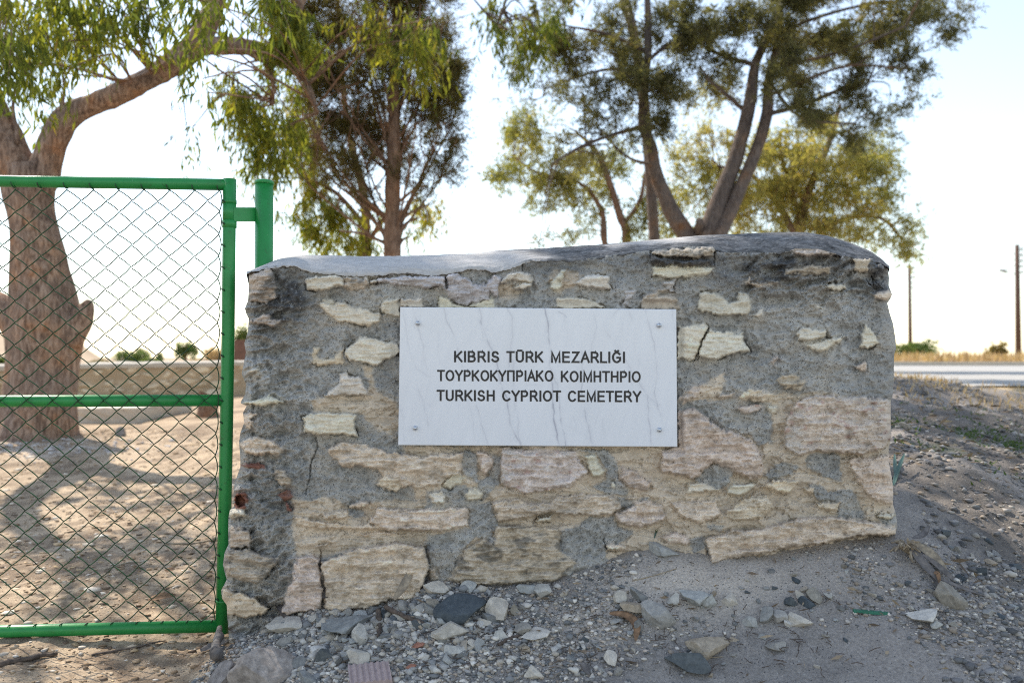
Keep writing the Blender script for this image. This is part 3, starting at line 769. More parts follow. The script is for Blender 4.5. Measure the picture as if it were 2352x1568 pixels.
# ends: more columns running back into the depth of the wall
def end_cols(side, K=26):
    c0 = 0 if side < 0 else nc - 1
    outv, outc = [], []
    for k in range(1, K + 1):
        dd = 0.62 * (k / K) ** 1.3
        vv_ = V[:, c0].copy()
        vv_[:, 1] += dd
        nn = fbm2(vv_[:, 1] * 14 + side * 9, vv_[:, 2] * 14, 81, 4)
        vv_[:, 0] += side * (0.010 * nn - 0.05 * (k / K) ** 2)
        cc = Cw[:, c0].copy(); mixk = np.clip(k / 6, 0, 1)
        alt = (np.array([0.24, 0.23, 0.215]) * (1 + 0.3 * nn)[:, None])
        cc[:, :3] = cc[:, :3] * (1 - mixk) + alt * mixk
        outv.append(vv_); outc.append(cc)
    return outv, outc
lv, lc_ = end_cols(-1); rv, rc_ = end_cols(1)
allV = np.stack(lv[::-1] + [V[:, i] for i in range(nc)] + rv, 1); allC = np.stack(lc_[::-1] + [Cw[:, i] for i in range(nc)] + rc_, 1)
# top row folded back under the coping
fold = allV[0:1].copy(); fold[..., 1] = 3.10; allV = np.concatenate([fold, allV], 0); allC = np.concatenate([allC[0:1], allC], 0)
NC = allV.shape[1]; NR = allV.shape[0]
F = grid_faces(NR, NC)[:, ::-1]
back = np.array([[i * NC, i * NC + NC - 1, (i + 1) * NC + NC - 1, (i + 1) * NC] for i in range(1, NR - 1)])[:, ::-1]
wall_e = empty('rubble_wall', (0.2, 3.0, 0.1))
tag(wall_e, 'rough rubble and cement wall end carrying the white marble plaque', 'wall')
mk('wall_body', allV, np.concatenate([F, back]), M['wall'], wall_e, cols=allC.reshape(-1, 4))

# coping: a rounded render cap sloping up and back
px = np.linspace(566, 2043, 740)
e0_ = np.interp(px, CE[:, 0], CE[:, 1]); jag = 5.5 * fbm2(px / 18, 0 * px, 91, 5, .7); e_ = e0_ + jag
s_ = np.interp(px, SIL[:, 0], SIL[:, 1])
k5 = np.ones(9) / 9; s_ = np.convolve(np.pad(s_, 4, 'edge'), k5, 'valid') + 0.5 * fbm2(px / 8, 0 * px, 92, 3)
e0_ = np.convolve(np.pad(e0_, 12, 'edge'), np.ones(25) / 25, 'valid'); e0_ = np.maximum(e0_, s_ + 4); jag = np.maximum(jag, s_ + 3 - e0_); e_ = e0_ + jag
rows = []; rcol = []
tt = np.linspace(0, 1, 44) ** 1.25
def cap_col(x, y, t):
    n1 = fbm2(x / 60, y / 14, 93, 4); n2 = fbm2(x / 14, y / 7, 94, 4)
    darkm = sstep(1180, 1290, x + 70 * n1 + 60 * t - 10); pale2 = sstep(1370, 1420, x + 30 * n2) * (1 - sstep(1560, 1640, x + 40 * n1 )) * sstep(0.25, 0.55, t + 0.35 * n1)
    darkm = darkm * (1 - 0.8 * pale2)
    pale = np.array([0.47, 0.45, 0.43]) * (1 + 0.12 * n1 + 0.16 * n2)[..., None]
    dark = np.array([0.135, 0.133, 0.133]) * (1 + 0.5 * n1 + 0.7 * n2)[..., None]
    lip = (1 - sstep(0.0, 0.10, t)) * sstep(-0.2, 0.4, n2) * 0.45
    c = pale * (1 - darkm[..., None]) + dark * darkm[..., None]
    c = c * (1 - lip[..., None]) + np.array([0.44, 0.39, 0.33]) * lip[..., None] * (1 - darkm[..., None]) + c * lip[..., None] * darkm[..., None]
    fl = sstep(0.3, 0.6, vn2(x / 5, y / 3, 95)) * darkm * 0.35
    return c * (1 - fl[..., None]) + np.array([0.36, 0.34, 0.32]) * fl[..., None]
rows.append(P(px, e_ + 2, D0 + 0.06)); rcol.append(cap_col(px, e_, 0 * px))
rows.append(P(px, e_ + 1.5, D0 + 0.012)); rcol.append(cap_col(px, e_, 0 * px))
lipn = 0.010 * fbm2(px / 20, 0 * px, 96, 4)
for t in tt:
    a = t * math.pi / 2
    y_ = e0_ + (s_ - e0_) * math.sin(a) + jag * (1 - t) ** 9
    d_ = D0 - 0.012 * sstep(1320, 1180, px) + 0.004 * sstep(1180, 1320, px) - lipn * (1 - t) ** 6 + 0.30 * (1 - math.cos(a))
    nn = (0.016 * fbm2(px / 90, 0 * px + t * 4, 99, 3) + 0.004 * fbm2(px / 26, 0 * px + t * 12, 97, 5, .6)) * math.sin(a * 2 + 0.2)
    rows.append(P(px, y_, d_ - nn)); rcol.append(cap_col(px, 600 + 0 * px + t * 130, 0 * px + t))
crest = rows[-1]
for dd, dz in ((0.12, -0.004), (0.22, -0.03), (0.30, -0.09), (0.31, -0.14), (0.1, -0.15)):
    q = crest.copy(); q[:, 1] += dd; q[:, 2] += dz; rows.append(q); rcol.append(rcol[-1])
CV = np.stack(rows); CCc = np.stack(rcol)
fc = [tuple(f) for f in grid_faces(CV.shape[0], CV.shape[1])]
ncap = CV.shape[1]
fc.append(tuple(i * ncap for i in range(CV.shape[0]))); fc.append(tuple(i * ncap + ncap - 1 for i in range(CV.shape[0]))[::-1])
mk('coping', CV, fc, M['cap'], wall_e, cols=np.clip(CCc.reshape(-1, 3), 0.01, 0.85))

# ------------------------------------------------------------------ marble plaque
DP = 2.700
cor = [(919, 705), (1553.5, 710), (1556, 1026), (914.5, 1022)]
pl_e = empty('marble_plaque', P(1235, 1026, 2.71)); tag(pl_e, 'white veined marble plaque lettered in Turkish, Greek and English, bolted to the rubble wall', 'plaque')
VEINS = """
.5 205,155 225,260 265,400 290,470 275,530 310,640
.6 440,155 470,270 520,370 550,480 590,620
.5 725,160 740,300 750,420
.85 730,260 760,340 800,450 850,560 870,660 890,760 940,880 945,980 970,1080 1000,1150 1045,1235
.5 940,165 975,230 980,380 965,480 955,620
1.1 1230,165 1255,260 1262,400 1280,520 1275,620 1290,750 1300,930 1310,1060 1345,1240
.9 1280,640 1330,760 1350,900 1360,1020 1380,1130 1395,1240
.5 1810,170 1760,230 1690,300 1720,360 1800,450 1860,560 1930,680 1980,770 2030,840 2110,910 2145,1000
.6 2025,170 2050,300 2085,430 2105,560 2110,700 2095,820 2120,930
.7 2040,840 2045,960 2060,1100 2070,1230
.3 1620,200 1640,300 1600,450 1600,560
.65 1520,470 1530,640 1520,800 1545,930 1560,1040 1590,1150 1600,1240
.35 1890,170 1920,250
.9 1340,190 1380,210 1405,235
.3 120,170 150,330 170,500 230,640 330,700
.35 90,930 120,1020 125,1200
.4 240,800 290,950 320,1080
.45 700,920 740,1080 785,1230
.25 640,900 670,1060 690,1200
.4 2230,170 2235,240 2260,330
.3 1390,260 1410,370 1400,450
.2 1400,1080 1540,1150 1640,1240
.25 1080,760 1240,770 1330,740
.4 985,560 985,700 1000,940 1030,1060 1020,1140 1045,1235
.25 1680,1030 1700,1160 1715,1240
.2 390,350 410,600
.25 1910,330 1940,470 1970,600
"""
ncx, ncy = 420, 212
cu = np.linspace(0, 1, ncx)[None]; cv = np.linspace(0, 1, ncy)[:, None]
c_ = np.array(cor, float)
QX = (c_[0, 0] * (1 - cu) + c_[1, 0] * cu) * (1 - cv) + (c_[3, 0] * (1 - cu) + c_[2, 0] * cu) * cv
QY = (c_[0, 1] * (1 - cu) + c_[1, 1] * cu) * (1 - cv) + (c_[3, 1] * (1 - cu) + c_[2, 1] * cu) * cv
mbase = np.array([0.755, 0.76, 0.785]) * (1 + 0.035 * fbm2(QX / 90, QY / 120, 701, 4) + 0.03 * fbm2((QX + .3 * QY) / 14, QY / 90, 702, 4))[..., None]
vx_ = QX + 3.2 * fbm2(QX / 14, QY / 14, 703, 4); vy_ = QY
for q in VEINS.strip().split('\n'):
    q = q.split(' '); s0_ = float(q[0]); d_ = polyline_dist(poly('B', ' '.join(q[1:])), vx_, vy_)
    brk = np.clip(0.65 + 0.9 * fbm2(QX / 30, QY / 22, int(s0_ * 100) + 710, 3), 0.1, 1)
    f_ = 1.1 * s0_ * brk * (0.62 * np.exp(-(d_ / (0.7 + 0.7 * s0_)) ** 2) + 0.16 * np.exp(-(d_ / 6.0) ** 2))
    mbase = mbase * (1 - np.clip(f_, 0, .9)[..., None]) + np.array([0.33, 0.33, 0.39]) * np.clip(f_, 0, .9)[..., None]
hair = np.exp(-(fbm2((QX + 0.28 * QY) / 40, QY / 320, 720, 3) / 0.012) ** 2) * np.clip(.3 + fbm2(QX / 50, QY / 50, 721, 2), 0, 1) * .3
mbase = mbase * (1 - hair[..., None]) + np.array([0.45, 0.45, 0.50]) * hair[..., None]
FV = P(QX, QY, DP + 0 * QX)
ch = 0.0016
rim = np.minimum(np.minimum(cu, 1 - cu) * 0.94, np.minimum(cv, 1 - cv) * 0.47)
FV[..., 1] += np.clip(ch - rim, 0, ch)
nf = ncx * ncy
BV = FV.copy(); BV[..., 1] = DP + 0.024
fr_ = grid_faces(ncy, ncx)[:, ::-1]; bk_ = grid_faces(ncy, ncx) + nf
loop = [(0, i) for i in range(ncx)] + [(j, ncx - 1) for j in range(1, ncy)] + [(ncy - 1, i) for i in range(ncx - 2, -1, -1)] + [(j, 0) for j in range(ncy - 2, 0, -1)]
li = [j * ncx + i for j, i in loop]
sd_f = np.array([(li[k], li[(k + 1) % len(li)], li[(k + 1) % len(li)] + nf, li[k] + nf) for k in range(len(li))])
mk('slab', np.concatenate([FV.reshape(-1, 3), BV.reshape(-1, 3)]), np.concatenate([fr_, bk_, sd_f]), M['marble'], pl_e, smooth=False, cols=np.concatenate([mbase.reshape(-1, 3)] * 2))

def arc(cx, cy, rx_, ry_, a0, a1, n=14):
    a = np.radians(np.linspace(a0, a1, n)); return [(cx + rx_ * math.cos(t), cy + ry_ * math.sin(t)) for t in a]
def glyphs():
    g = {}
    g['K'] = (.66, [[(0, 0), (0, 1)], [(.60, 1), (0, .36)], [(.20, .57), (.64, 0)]])
    g['I'] = (0.0, [[(0, 0), (0, 1)]])
    top = [(0, 1), (.32, 1)] + arc(.32, .765, .22, .235, 90, -90) + [(0, .53)]
    g['P'] = (.56, [[(0, 0), (0, 1)], [(0, 1), (.32, 1)] + arc(.32, .735, .24, .265, 90, -90) + [(0, .47)]])
    g['B'] = (.60, [[(0, 0), (0, 1)], top, [(.3, .53), (.34, .53)] + arc(.34, .265, .25, .265, 90, -90) + [(0, 0)]])
    g['R'] = (.62, [[(0, 0), (0, 1)], [(0, 1), (.34, 1)] + arc(.34, .74, .24, .26, 90, -90) + [(0, .48)], [(.30, .48), (.42, .36), (.64, 0)]])
    g['S'] = (.58, [arc(.29, .745, .25, .255, 20, 250, 16) + [(.29, .5)] + arc(.29, .25, .29, .25, 75, -165, 18)])
    g['T'] = (.64, [[(0, 1), (.64, 1)], [(.32, 0), (.32, .96)]])
    u = [(0, 1), (0, .32)] + arc(.31, .31, .31, .31, 180, 360) + [(.62, .32), (.62, 1)]
    g['U'] = (.62, [u]); g['Ü'] = (.62, [u, [(.14, 1.15), (.24, 1.15)], [(.38, 1.15), (.48, 1.15)]])
    g['M'] = (.74, [[(0, 0), (0, 1), (.37, .06), (.74, 1), (.74, 0)]])
    g['E'] = (.56, [[(.56, 1), (0, 1), (0, 0), (.57, 0)], [(.0, .52), (.52, .52)]])
    g['Z'] = (.60, [[(.04, 1), (.58, 1), (0, 0), (.60, 0)]])
    g['A'] = (.72, [[(0, 0), (.36, 1), (.72, 0)], [(.13, .34), (.59, .34)]])
    g['L'] = (.50, [[(0, 1), (0, 0), (.50, 0)]])
    cc = arc(.37, .5, .37, .5, 42, 318, 26); g['C'] = (.68, [cc])
    gg = arc(.37, .5, .37, .5, 42, 300, 26) + [(.70, .2), (.70, .47), (.42, .47)]
    g['G'] = (.72, [gg]); g['Ğ'] = (.72, [gg, arc(.37, 1.20, .15, .10, 190, 350, 8)])
    g['O'] = (.76, [arc(.38, .5, .38, .5, 0, 360, 30)])
    g['Y'] = (.68, [[(0, 1), (.34, .45), (.68, 1)], [(.34, .46), (.34, 0)]])
    g['Π'] = (.62, [[(0, 0), (0, 1), (.62, 1), (.62, 0)]])
    g['H'] = (.62, [[(0, 0), (0, 1)], [(.62, 0), (.62, 1)], [(0, .52), (.62, .52)]])
    return g
GL = glyphs()
def ribbon(pts, hw):
    p = np.array(pts, float)
    closed = np.linalg.norm(p[0] - p[-1]) < 1e-6
    if not closed:
        d0 = p[0] - p[1]; p[0] = p[0] + d0 / np.linalg.norm(d0) * hw * 0.95
        d1 = p[-1] - p[-2]; p[-1] = p[-1] + d1 / np.linalg.norm(d1) * hw * 0.95
    L = []
    n = len(p)
    for i in range(n):
        a = p[i] - p[i - 1] if i > 0 else (p[0] - p[-2] if closed else p[1] - p[0])
        b = p[i + 1] - p[i] if i < n - 1 else (p[1] - p[0] if closed else p[-1] - p[-2])
        a = a / (np.linalg.norm(a) + 1e-9); b = b / (np.linalg.norm(b) + 1e-9)
        na = np.array([-a[1], a[0]]); nb = np.array([-b[1], b[0]])
        m_ = na + nb; m_ /= np.linalg.norm(m_) + 1e-9
        k = min(1 / max(m_ @ na, 0.3), 2.6)
        L.append((p[i] + m_ * hw * k, p[i] - m_ * hw * k))
    return L
zoff = 0
WORDS = [("KIBRIS", 530, 868, 578, 503.5), ("TÜRK", 939, 1216, 579.5, 505), ("MEZARLIĞI", 1290, 1854, 583, 508),
         ("TOYPKOKYΠPIAKO", 396, 1294, 727, 653.5), ("KOIMHTHPIO", 1366, 1978, 734, 660), ("TURKISH", 392, 833, 882, 808.5), ("CYPRIOT", 906, 1354, 885, 812), ("CEMETERY", 1421, 1982, 889, 815)]
TYP = {'K': .16, 'I': .26, 'A': .10, 'T': .13, 'Y': .10, 'L': .16, 'O': .22, 'C': .22}
for wd, x0, x1, yb, yt in WORDS:
    let = MB(); adv = []; x = 0
    for i, ch in enumerate(wd):
        if i: x += 0.5 * (TYP.get(wd[i - 1], .26) + TYP.get(ch, .26)) + 0.10
        adv.append(x); x += GL[ch][0]
    sc = (x1 - x0) / x; hgt = yb - yt
    slope = 8 / 1334 * 0.9
    for ch, ax in zip(wd, adv):
        for stq in GL[ch][1]:
            zoff += 1
            L = ribbon(stq, 0.100)
            vs_ = []
            for a, b in L:
                for q in (a, b):
                    cxp = x0 + (ax + q[0]) * sc
                    cyp = yb - q[1] * hgt + slope * (cxp - 0.5 * (x0 + x1)) * 0.8
                    dx_, dy_ = (1550 + cxp / 1.96) * .57422, (1150 + cyp / 1.96) * .57422
                    vs_.append(P(dx_, dy_, DP - 0.0009 - 0.00002 * (zoff % 9)))
            let.add(vs_, [(2 * i, 2 * i + 1, 2 * i + 3, 2 * i + 2) for i in range(len(L) - 1)])
    let.build('lettered_word', M['ink'], pl_e, smooth=False)
for bx, by in ((238, 280), (2128, 297), (218, 1100), (2131, 1113)):
    c = P((1550 + bx / 1.96) * .57422, (1150 + by / 1.96) * .57422, DP)
    b = MB(); th = np.linspace(0, 2 * np.pi, 6, endpoint=False) + rng.uniform(0, 1)
    ring = lambda rr, yy, n, t: [(c[0] + rr * math.cos(q), c[1] - yy, c[2] + rr * math.sin(q)) for q in t]
    b.add(ring(.0088, .000, 6, th) + ring(.0088, .005, 6, th) + ring(.0078, .006, 6, th), [(i, (i + 1) % 6, 6 + (i + 1) % 6, 6 + i) for i in range(6)] + [(6 + i, 6 + (i + 1) % 6, 12 + (i + 1) % 6, 12 + i) for i in range(6)] + [tuple(range(12, 18))])
    t2 = np.linspace(0, 2 * np.pi, 14, endpoint=False); dome = []
    for a in np.linspace(0, 85, 6): dome += ring(.0070 * math.cos(R(a)), .0058 + .0075 * math.sin(R(a)), 14, t2)
    b.add(dome, [(j * 14 + i, j * 14 + (i + 1) % 14, (j + 1) * 14 + (i + 1) % 14, (j + 1) * 14 + i) for j in range(5) for i in range(14)] + [tuple(range(70, 84))])
    b.build('dome_nut', M['steel'], pl_e)

# ------------------------------------------------------------------ green gate and its post
def dg(px): return 2.88 - 0.05 * (527 - np.asarray(px, float)) / 527
gate_e = empty('gate', P(520, 1462, 2.88)); tag(gate_e, 'green tubular steel gate leaf filled with chain link mesh beside the rubble wall', 'gate')
def pipe(name, pts, rad, mat=M['paint'], parent=gate_e, sides=18, n=1):
    b = MB(); p = np.array([P(a[0], a[1], a[2] if len(a) > 2 else dg(a[0])) for a in pts])
    b.tube(smooth_path(p, n) if n > 1 else p, rad, sides); return b.build(name, mat, parent)
XL = -520
def ylin(p0, p1, x): return p0[1] + (p1[1] - p0[1]) * (x - p0[0]) / (p1[0] - p0[0])
yt0, ym0, yb0 = ylin((0, 416), (527, 424.5), XL), ylin((0, 921), (527, 919), XL), ylin((0, 1449), (510, 1437), XL)
pipe('top_rail', [(XL, yt0), (0, 416), (527.5, 424.5)], 0.0208)
pipe('middle_rail', [(XL, ym0), (0, 921), (515, 919)], 0.0212)
pipe('bottom_rail', [(XL, yb0), (0, 1449), (506, 1437)], 0.0215)
pipe('stile', [(527.5, 412), (526, 560), (523.5, 800), (518, 1100), (510, 1452)], 0.0228)
pipe('stile', [(XL, yt0 - 12), (XL, yb0 + 14)], 0.0228)
for y0, y1, rr in ((460, 468, .0252), (507, 523, .0252), (466, 508, .0240), (1376, 1381, .0240)):
    xx = 527 if y0 < 900 else 511.5
    pipe('hinge_collar', [(xx, y0), (xx, y1)], rr)
b = MB(); q = [P(538, 477, 2.872), P(592, 477, 2.955), P(592, 508.5, 2.955), P(538, 508.5, 2.872)]
v = [a + np.array([0, 0.006, 0]) for a in q] + [a - np.array([0, 0.006, 0]) for a in q]
b.add(v, [(0, 1, 2, 3), (7, 6, 5, 4), (0, 4, 5, 1), (1, 5, 6, 2), (2, 6, 7, 3), (3, 7, 4, 0)]); b.build('hinge_arm', M['paint'], gate_e, smooth=False)

mesh = MB(); PX, PYY = 28.6, 25.4
def node(i, j):
    py = 436 + j * PYY
    lean = -(py - 436) * 0.0165 * max(0.35, 1 - i * 0.02)
    return np.array([505 - i * PX * (1 + 0.0016 * i) + lean, py])
nrow = 39
ncol = int((505 - XL) / PX) + 1
jit = {}
for k in range(-1, ncol):
    pts = []
    for j in range(nrow + 1):
        i = k + ((j + k) % 2)
        if i < 0:
            p = node(0, j) + np.array([4, rng.normal(0, 3)])
        else:
            key = (i, j)
            if key not in jit: jit[key] = rng.normal(0, 0.7, 2)
            p = node(i, j) + jit[key]
        side = -1 if i == k else 1
        pts.append((p[0] + side * -1.0, p[1] + (0.9 if side > 0 else -0.9), dg(p[0]) - 0.0265 + (0.0022 if side > 0 else -0.0022), side))
    if k == -1:
        pts = [q for q in pts]
    full = []
    for a, c in zip(pts[:-1], pts[1:]):
        if k == -1 and False: continue
        dx, dy = c[0] - a[0], c[1] - a[1]; L = math.hypot(dx, dy)
        nx, ny = -dy / L, dx / L
        for t in (0, .12, .35, .65, .88):
            bow = 1.7 * math.sin(t * math.pi) * (1 if dx > 0 else -1) * 0.9
            full.append((a[0] + dx * t + nx * bow * (1 if dx < 0 else -1), a[1] + dy * t + ny * bow * (1 if dx < 0 else -1), a[2] + (c[2] - a[2]) * t))
    full.append(pts[-1][:3])
    f = np.array(full)
    f = f[f[:, 1] < ylin((0, 1449), (510, 1437), 0) - 6 + 14]
    if k == -1: f[:, 0] = np.minimum(f[:, 0], 512)
    mesh.tube(P(f[:, 0], f[:, 1], f[:, 2]), 0.0020, 5, False)
tie = mesh
for i in range(0, 34, 2):
    for j, s_ in ((0, -1), (39, 1)):
        p = node(i, j); rail = ylin((0, 416), (527, 424.5), p[0]) if s_ < 0 else ylin((0, 1449), (510, 1437), p[0]); dd = float(dg(p[0]))
        c = P(p[0], rail, dd); th = np.linspace(R(200), R(320), 7) if s_ < 0 else np.linspace(R(60), R(120), 5)
        tie.tube(np.stack([c[0] + 0 * th, c[1] + .0215 * np.cos(th) - .008, c[2] + .0235 * np.sin(th)], -1), 0.0022, 6, True)
for j in range(1, 39, 2):
    p = node(0, j); xs_ = np.interp(p[1], [415, 800, 1100, 1440], [526.5, 523.5, 518, 510])
    tie.tube(P([xs_ - 15.5, xs_ - 13, xs_ - 9], [p[1] - 2, p[1], p[1] + 3], [2.858, 2.856, 2.857]), 0.0030, 6, True)
mesh.build('chain_link', M['wire'], gate_e)
post_e = empty('gate_post', P(607, 1480, 2.96)); tag(post_e, 'round green steel post with a domed cap standing behind the corner of the rubble wall', 'post')
pipe('post_tube', [(607, 421, 2.96), (606, 700, 2.96), (605.5, 1480, 2.96)], 0.0325, parent=post_e, sides=24)
b = MB(); c0 = P(607, 421, 2.96)
pr = [(-.004, .0352), (.002, .0358), (.006, .0345), (.010, .029), (.0125, .018), (.0135, .004)]
b.tube([c0 + np.array([0, 0, z]) for z, _ in pr], [r_ for _, r_ in pr], 24); b.build('post_cap', M['paint'], post_e)

# ------------------------------------------------------------------ trees
def limb(b, pts, d, sides=12, n=5, rough=0.06, taper_end=True, seed=0):
    """pts: (px, py, radius px[, depth offset]); d: depth of the tree."""
    a = np.array([(q[0], q[1], q[2], q[3] if len(q) > 3 else 0.0) for q in pts], float)
    s = smooth_path(a, n)
    dd = d + s[:, 3]
    p = P(s[:, 0], s[:, 1], dd); rad = s[:, 2] / FPX * dd
    def nz(v, off):
        sc = 1 / max(rad.max(), 0.02)
        return rad.mean() * rough * 2 * (fbm3(v[..., 0] * sc * 1.2, v[..., 1] * sc * 1.2, v[..., 2] * sc * .45, seed, 3) + 0.6 * vn3(v[..., 0] * sc * 4, v[..., 1] * sc * 4, v[..., 2] * sc * 0.9, seed + 5))
    b.tube(p, rad, sides, True, nz if rough else None)
    return p

class Leaves:
    def __init__(s): s.c = []; s.a = []; s.L = []; s.W = []; s.t = []
    def add(s, c, a, L, W, tone):
        s.c.append(c); s.a.append(a); s.L.append(L); s.W.append(W); s.t.append(tone)
    def build(s, name, mat, parent):
        c = np.concatenate(s.c); a = np.concatenate(s.a); L = np.concatenate(s.L)[:, None]; W = np.concatenate(s.W)[:, None]; t = np.concatenate(s.t)
        a = a / (np.linalg.norm(a, axis=1)[:, None] + 1e-9)
        r_ = rng.normal(size=a.shape); wv = np.cross(a, r_); wv /= np.linalg.norm(wv, axis=1)[:, None] + 1e-9
        nrm = np.cross(a, wv)
        v = np.stack([c, c + a * L * .45 + wv * W * .5 + nrm * W * .2, c + a * L, c + a * L * .45 - wv * W * .5 + nrm * W * .2], 1)
        n = len(c); f = np.arange(n * 4).reshape(n, 4)
        cols = np.repeat(np.clip(t, 0, 1), 4)[:, None] * np.ones((1, 3))
        return mk(name, v.reshape(-1, 3), f, mat, parent, smooth=False, cols=cols)

def foliage(lv, tw, clumps, d, style, dens=1.0, size=(0.12, 0.02), anchors=None, tone=0.5, dspread=0.9):
    """Fill each clump (px, py, rx, ry) with leafy sprays; twigs run to each spray from the nearest limb point."""
    for q in clumps:
        cx, cy, rx_, ry_ = q[:4]; rx_ *= 1.12; ry_ *= 1.12; k = q[4] if len(q) > 4 else 1.0
        sc = d / FPX
        c0 = P(cx, cy, d)
        off_y = rng.normal(0, 0.35) * dspread + (q[5] if len(q) > 5 else 0); c0 = P(cx, cy, d + off_y)
        Rx, Rz = rx_ * sc, ry_ * sc; Ry = min(0.5 * (Rx + Rz) * 1.2, 1.3 * dspread + 0.2)
        area = Rx * Rz * 3.1
        nl = area / (size[0] * size[1] * 0.5) * 4.4 * dens * k
        per = {'droop': 11, 'tuft': 16, 'airy': 12}[style]
        ns = max(3, int(nl / per))
        u = rng.normal(size=(ns, 3)); u /= np.linalg.norm(u, axis=1)[:, None]; u *= rng.uniform(0.05, 1.0, ns)[:, None] ** 0.5
        nsub = max(4, int(5 + area * 2.5)); sub = rng.normal(size=(nsub, 3)); sub /= np.linalg.norm(sub, axis=1)[:, None]; sub *= rng.uniform(0.25, 1.0, nsub)[:, None] ** .6
        su = sub[rng.integers(nsub, size=ns)] + u * rng.uniform(.22, .5, nsub)[rng.integers(nsub, size=ns)][:, None]
        sp = c0 + su * np.array([Rx, Ry, Rz])
        ctone = tone + rng.normal(0, 0.10)
        for s0 in sp:
            if style == 'droop':
                ax = np.array([rng.normal(0, .45), rng.normal(0, .45), -1.0]); Ls = rng.uniform(0.22, 0.5)
            elif style == 'tuft':
                o = s0 - c0; ax = o / (np.linalg.norm(o) + .05) + rng.normal(0, .7, 3) + np.array([0, 0, .25]); Ls = rng.uniform(0.12, 0.32)
            else:
                ax = rng.normal(0, 1, 3) + np.array([0, 0, -.2]); Ls = rng.uniform(0.2, 0.45)
            ax /= np.linalg.norm(ax)
            n = max(3, int(per * rng.uniform(.6, 1.4)))
            t = rng.uniform(0, 1, n)
            pc = s0 + ax * (t * Ls)[:, None] + rng.normal(0, 0.02, (n, 3))
            if style == 'droop': la = ax * .5 + rng.normal(0, .42, (n, 3)) + np.array([0, 0, -.75])
            elif style == 'tuft': la = ax * .9 + rng.normal(0, .62, (n, 3))
            else: la = ax * .4 + rng.normal(0, .7, (n, 3)) + np.array([0, 0, -.35])
            lv.add(pc, la, rng.uniform(.7, 1.25, n) * size[0], rng.uniform(.7, 1.3, n) * size[1], ctone + rng.normal(0, .16, n))
            if tw is not None and rng.uniform() < 0.25:
                tw.tube([s0 - ax * .05, s0 + ax * Ls * .9], [0.004, 0.0015], 3, False)
        if tw is not None and anchors is not None and len(anchors):
            for _ in range(2):
                tgt = sp[rng.integers(len(sp))]
                dist = np.linalg.norm((anchors - tgt) * np.array([1, 1, 1.3]), axis=1); j = np.argmin(dist + rng.uniform(0, .3, len(dist)))
                a0 = anchors[j]
                if np.linalg.norm(a0 - tgt) < 2.6:
                    mid = 0.5 * (a0 + tgt) + rng.normal(0, .10, 3) + np.array([0, 0, .10])
                    tw.tube(smooth_path([a0, mid, tgt], 4), np.linspace(0.014, 0.004, 9), 4, False)

# --- the big eucalyptus behind the gate
D1 = 8.0
t1 = empty('eucalyptus_tree', P(88, 1005, D1)); tag(t1, 'thick leaning eucalyptus with a forked trunk and drooping leaves behind the green gate', 'tree', 'trees of the cemetery')
b = MB(); an = []
an.append(limb(b, [(86, 1050, 118), (88, 1005, 88), (95, 950, 77), (98, 890, 74), (101, 820, 77), (104, 760, 82), (103, 705, 74), (98, 650, 66), (88, 600, 58), (78, 540, 51), (68, 480, 49), (62, 440, 54), (60, 405, 56), (58, 385, 50)], D1, 40, 10, .10, seed=1))
an.append(limb(b, [(78, 440, 38), (92, 415, 37), (107, 374, 34), (125, 315, 31), (161, 266, 28), (221, 237, 25), (282, 212, 25), (342, 181, 25), (395, 148, 27), (440, 112, 27), (466, 72, 24), (487, 22, 23), (500, -60, 22), (520, -200, 17), (540, -420, 10)], D1, 18, 6, .08, seed=2))
an.append(limb(b, [(436, 120, 20), (470, 106, 21), (524, 106, 20), (574, 109, 18), (635, 114, 15), (664, 60, 11), (690, 10, 10), (720, -80, 8), (760, -240, 5)], D1, 14, 5, .08, seed=3))
an.append(limb(b, [(560, 108, 12), (606, 137, 10), (655, 149, 9), (690, 175, 8), (707, 197, 7), (730, 260, 4)], D1, 10, 5, .08, seed=4))
an.append(limb(b, [(600, 112, 8), (612, 140, 7), (627, 189, 5), (628, 240, 3)], D1, 8, 4, .06, seed=14))
an.append(limb(b, [(52, 425, 46), (30, 370, 42), (8, 310, 38), (-30, 230, 36), (-90, 100, 30), (-140, -100, 24), (-150, -400, 17), (-80, -750, 11), (20, -1100, 5)], D1, 16, 5, .08, seed=5))
an.append(limb(b, [(70, 775, 50), (20, 722, 36), (-18, 700, 32), (-110, 655, 28), (-240, 560, 20)], D1, 14, 5, .09, seed=6))
an.append(limb(b, [(150, 775, 40), (180, 740, 30), (196, 712, 19), (203, 694, 11), (205, 688, 5)], D1, 12, 5, .09, seed=7))
an.append(limb(b, [(395, 140, 7), (345, 165, 4), (300, 182, 3), (270, 192, 3)], D1 - .15, 6, 4, 0))
an.append(limb(b, [(138, 256, 5), (143, 236, 5), (148, 200, 4), (140, 150, 4), (135, 100, 3)], D1 - .1, 6, 4, 0))
an.append(limb(b, [(40, 330, 5), (36, 290, 5), (30, 240, 4), (40, 180, 3)], D1 - .1, 6, 4, 0))
b.build('trunk', M['euc_bark'], t1)
anc = np.concatenate(an)
lv, tw = Leaves(), MB()
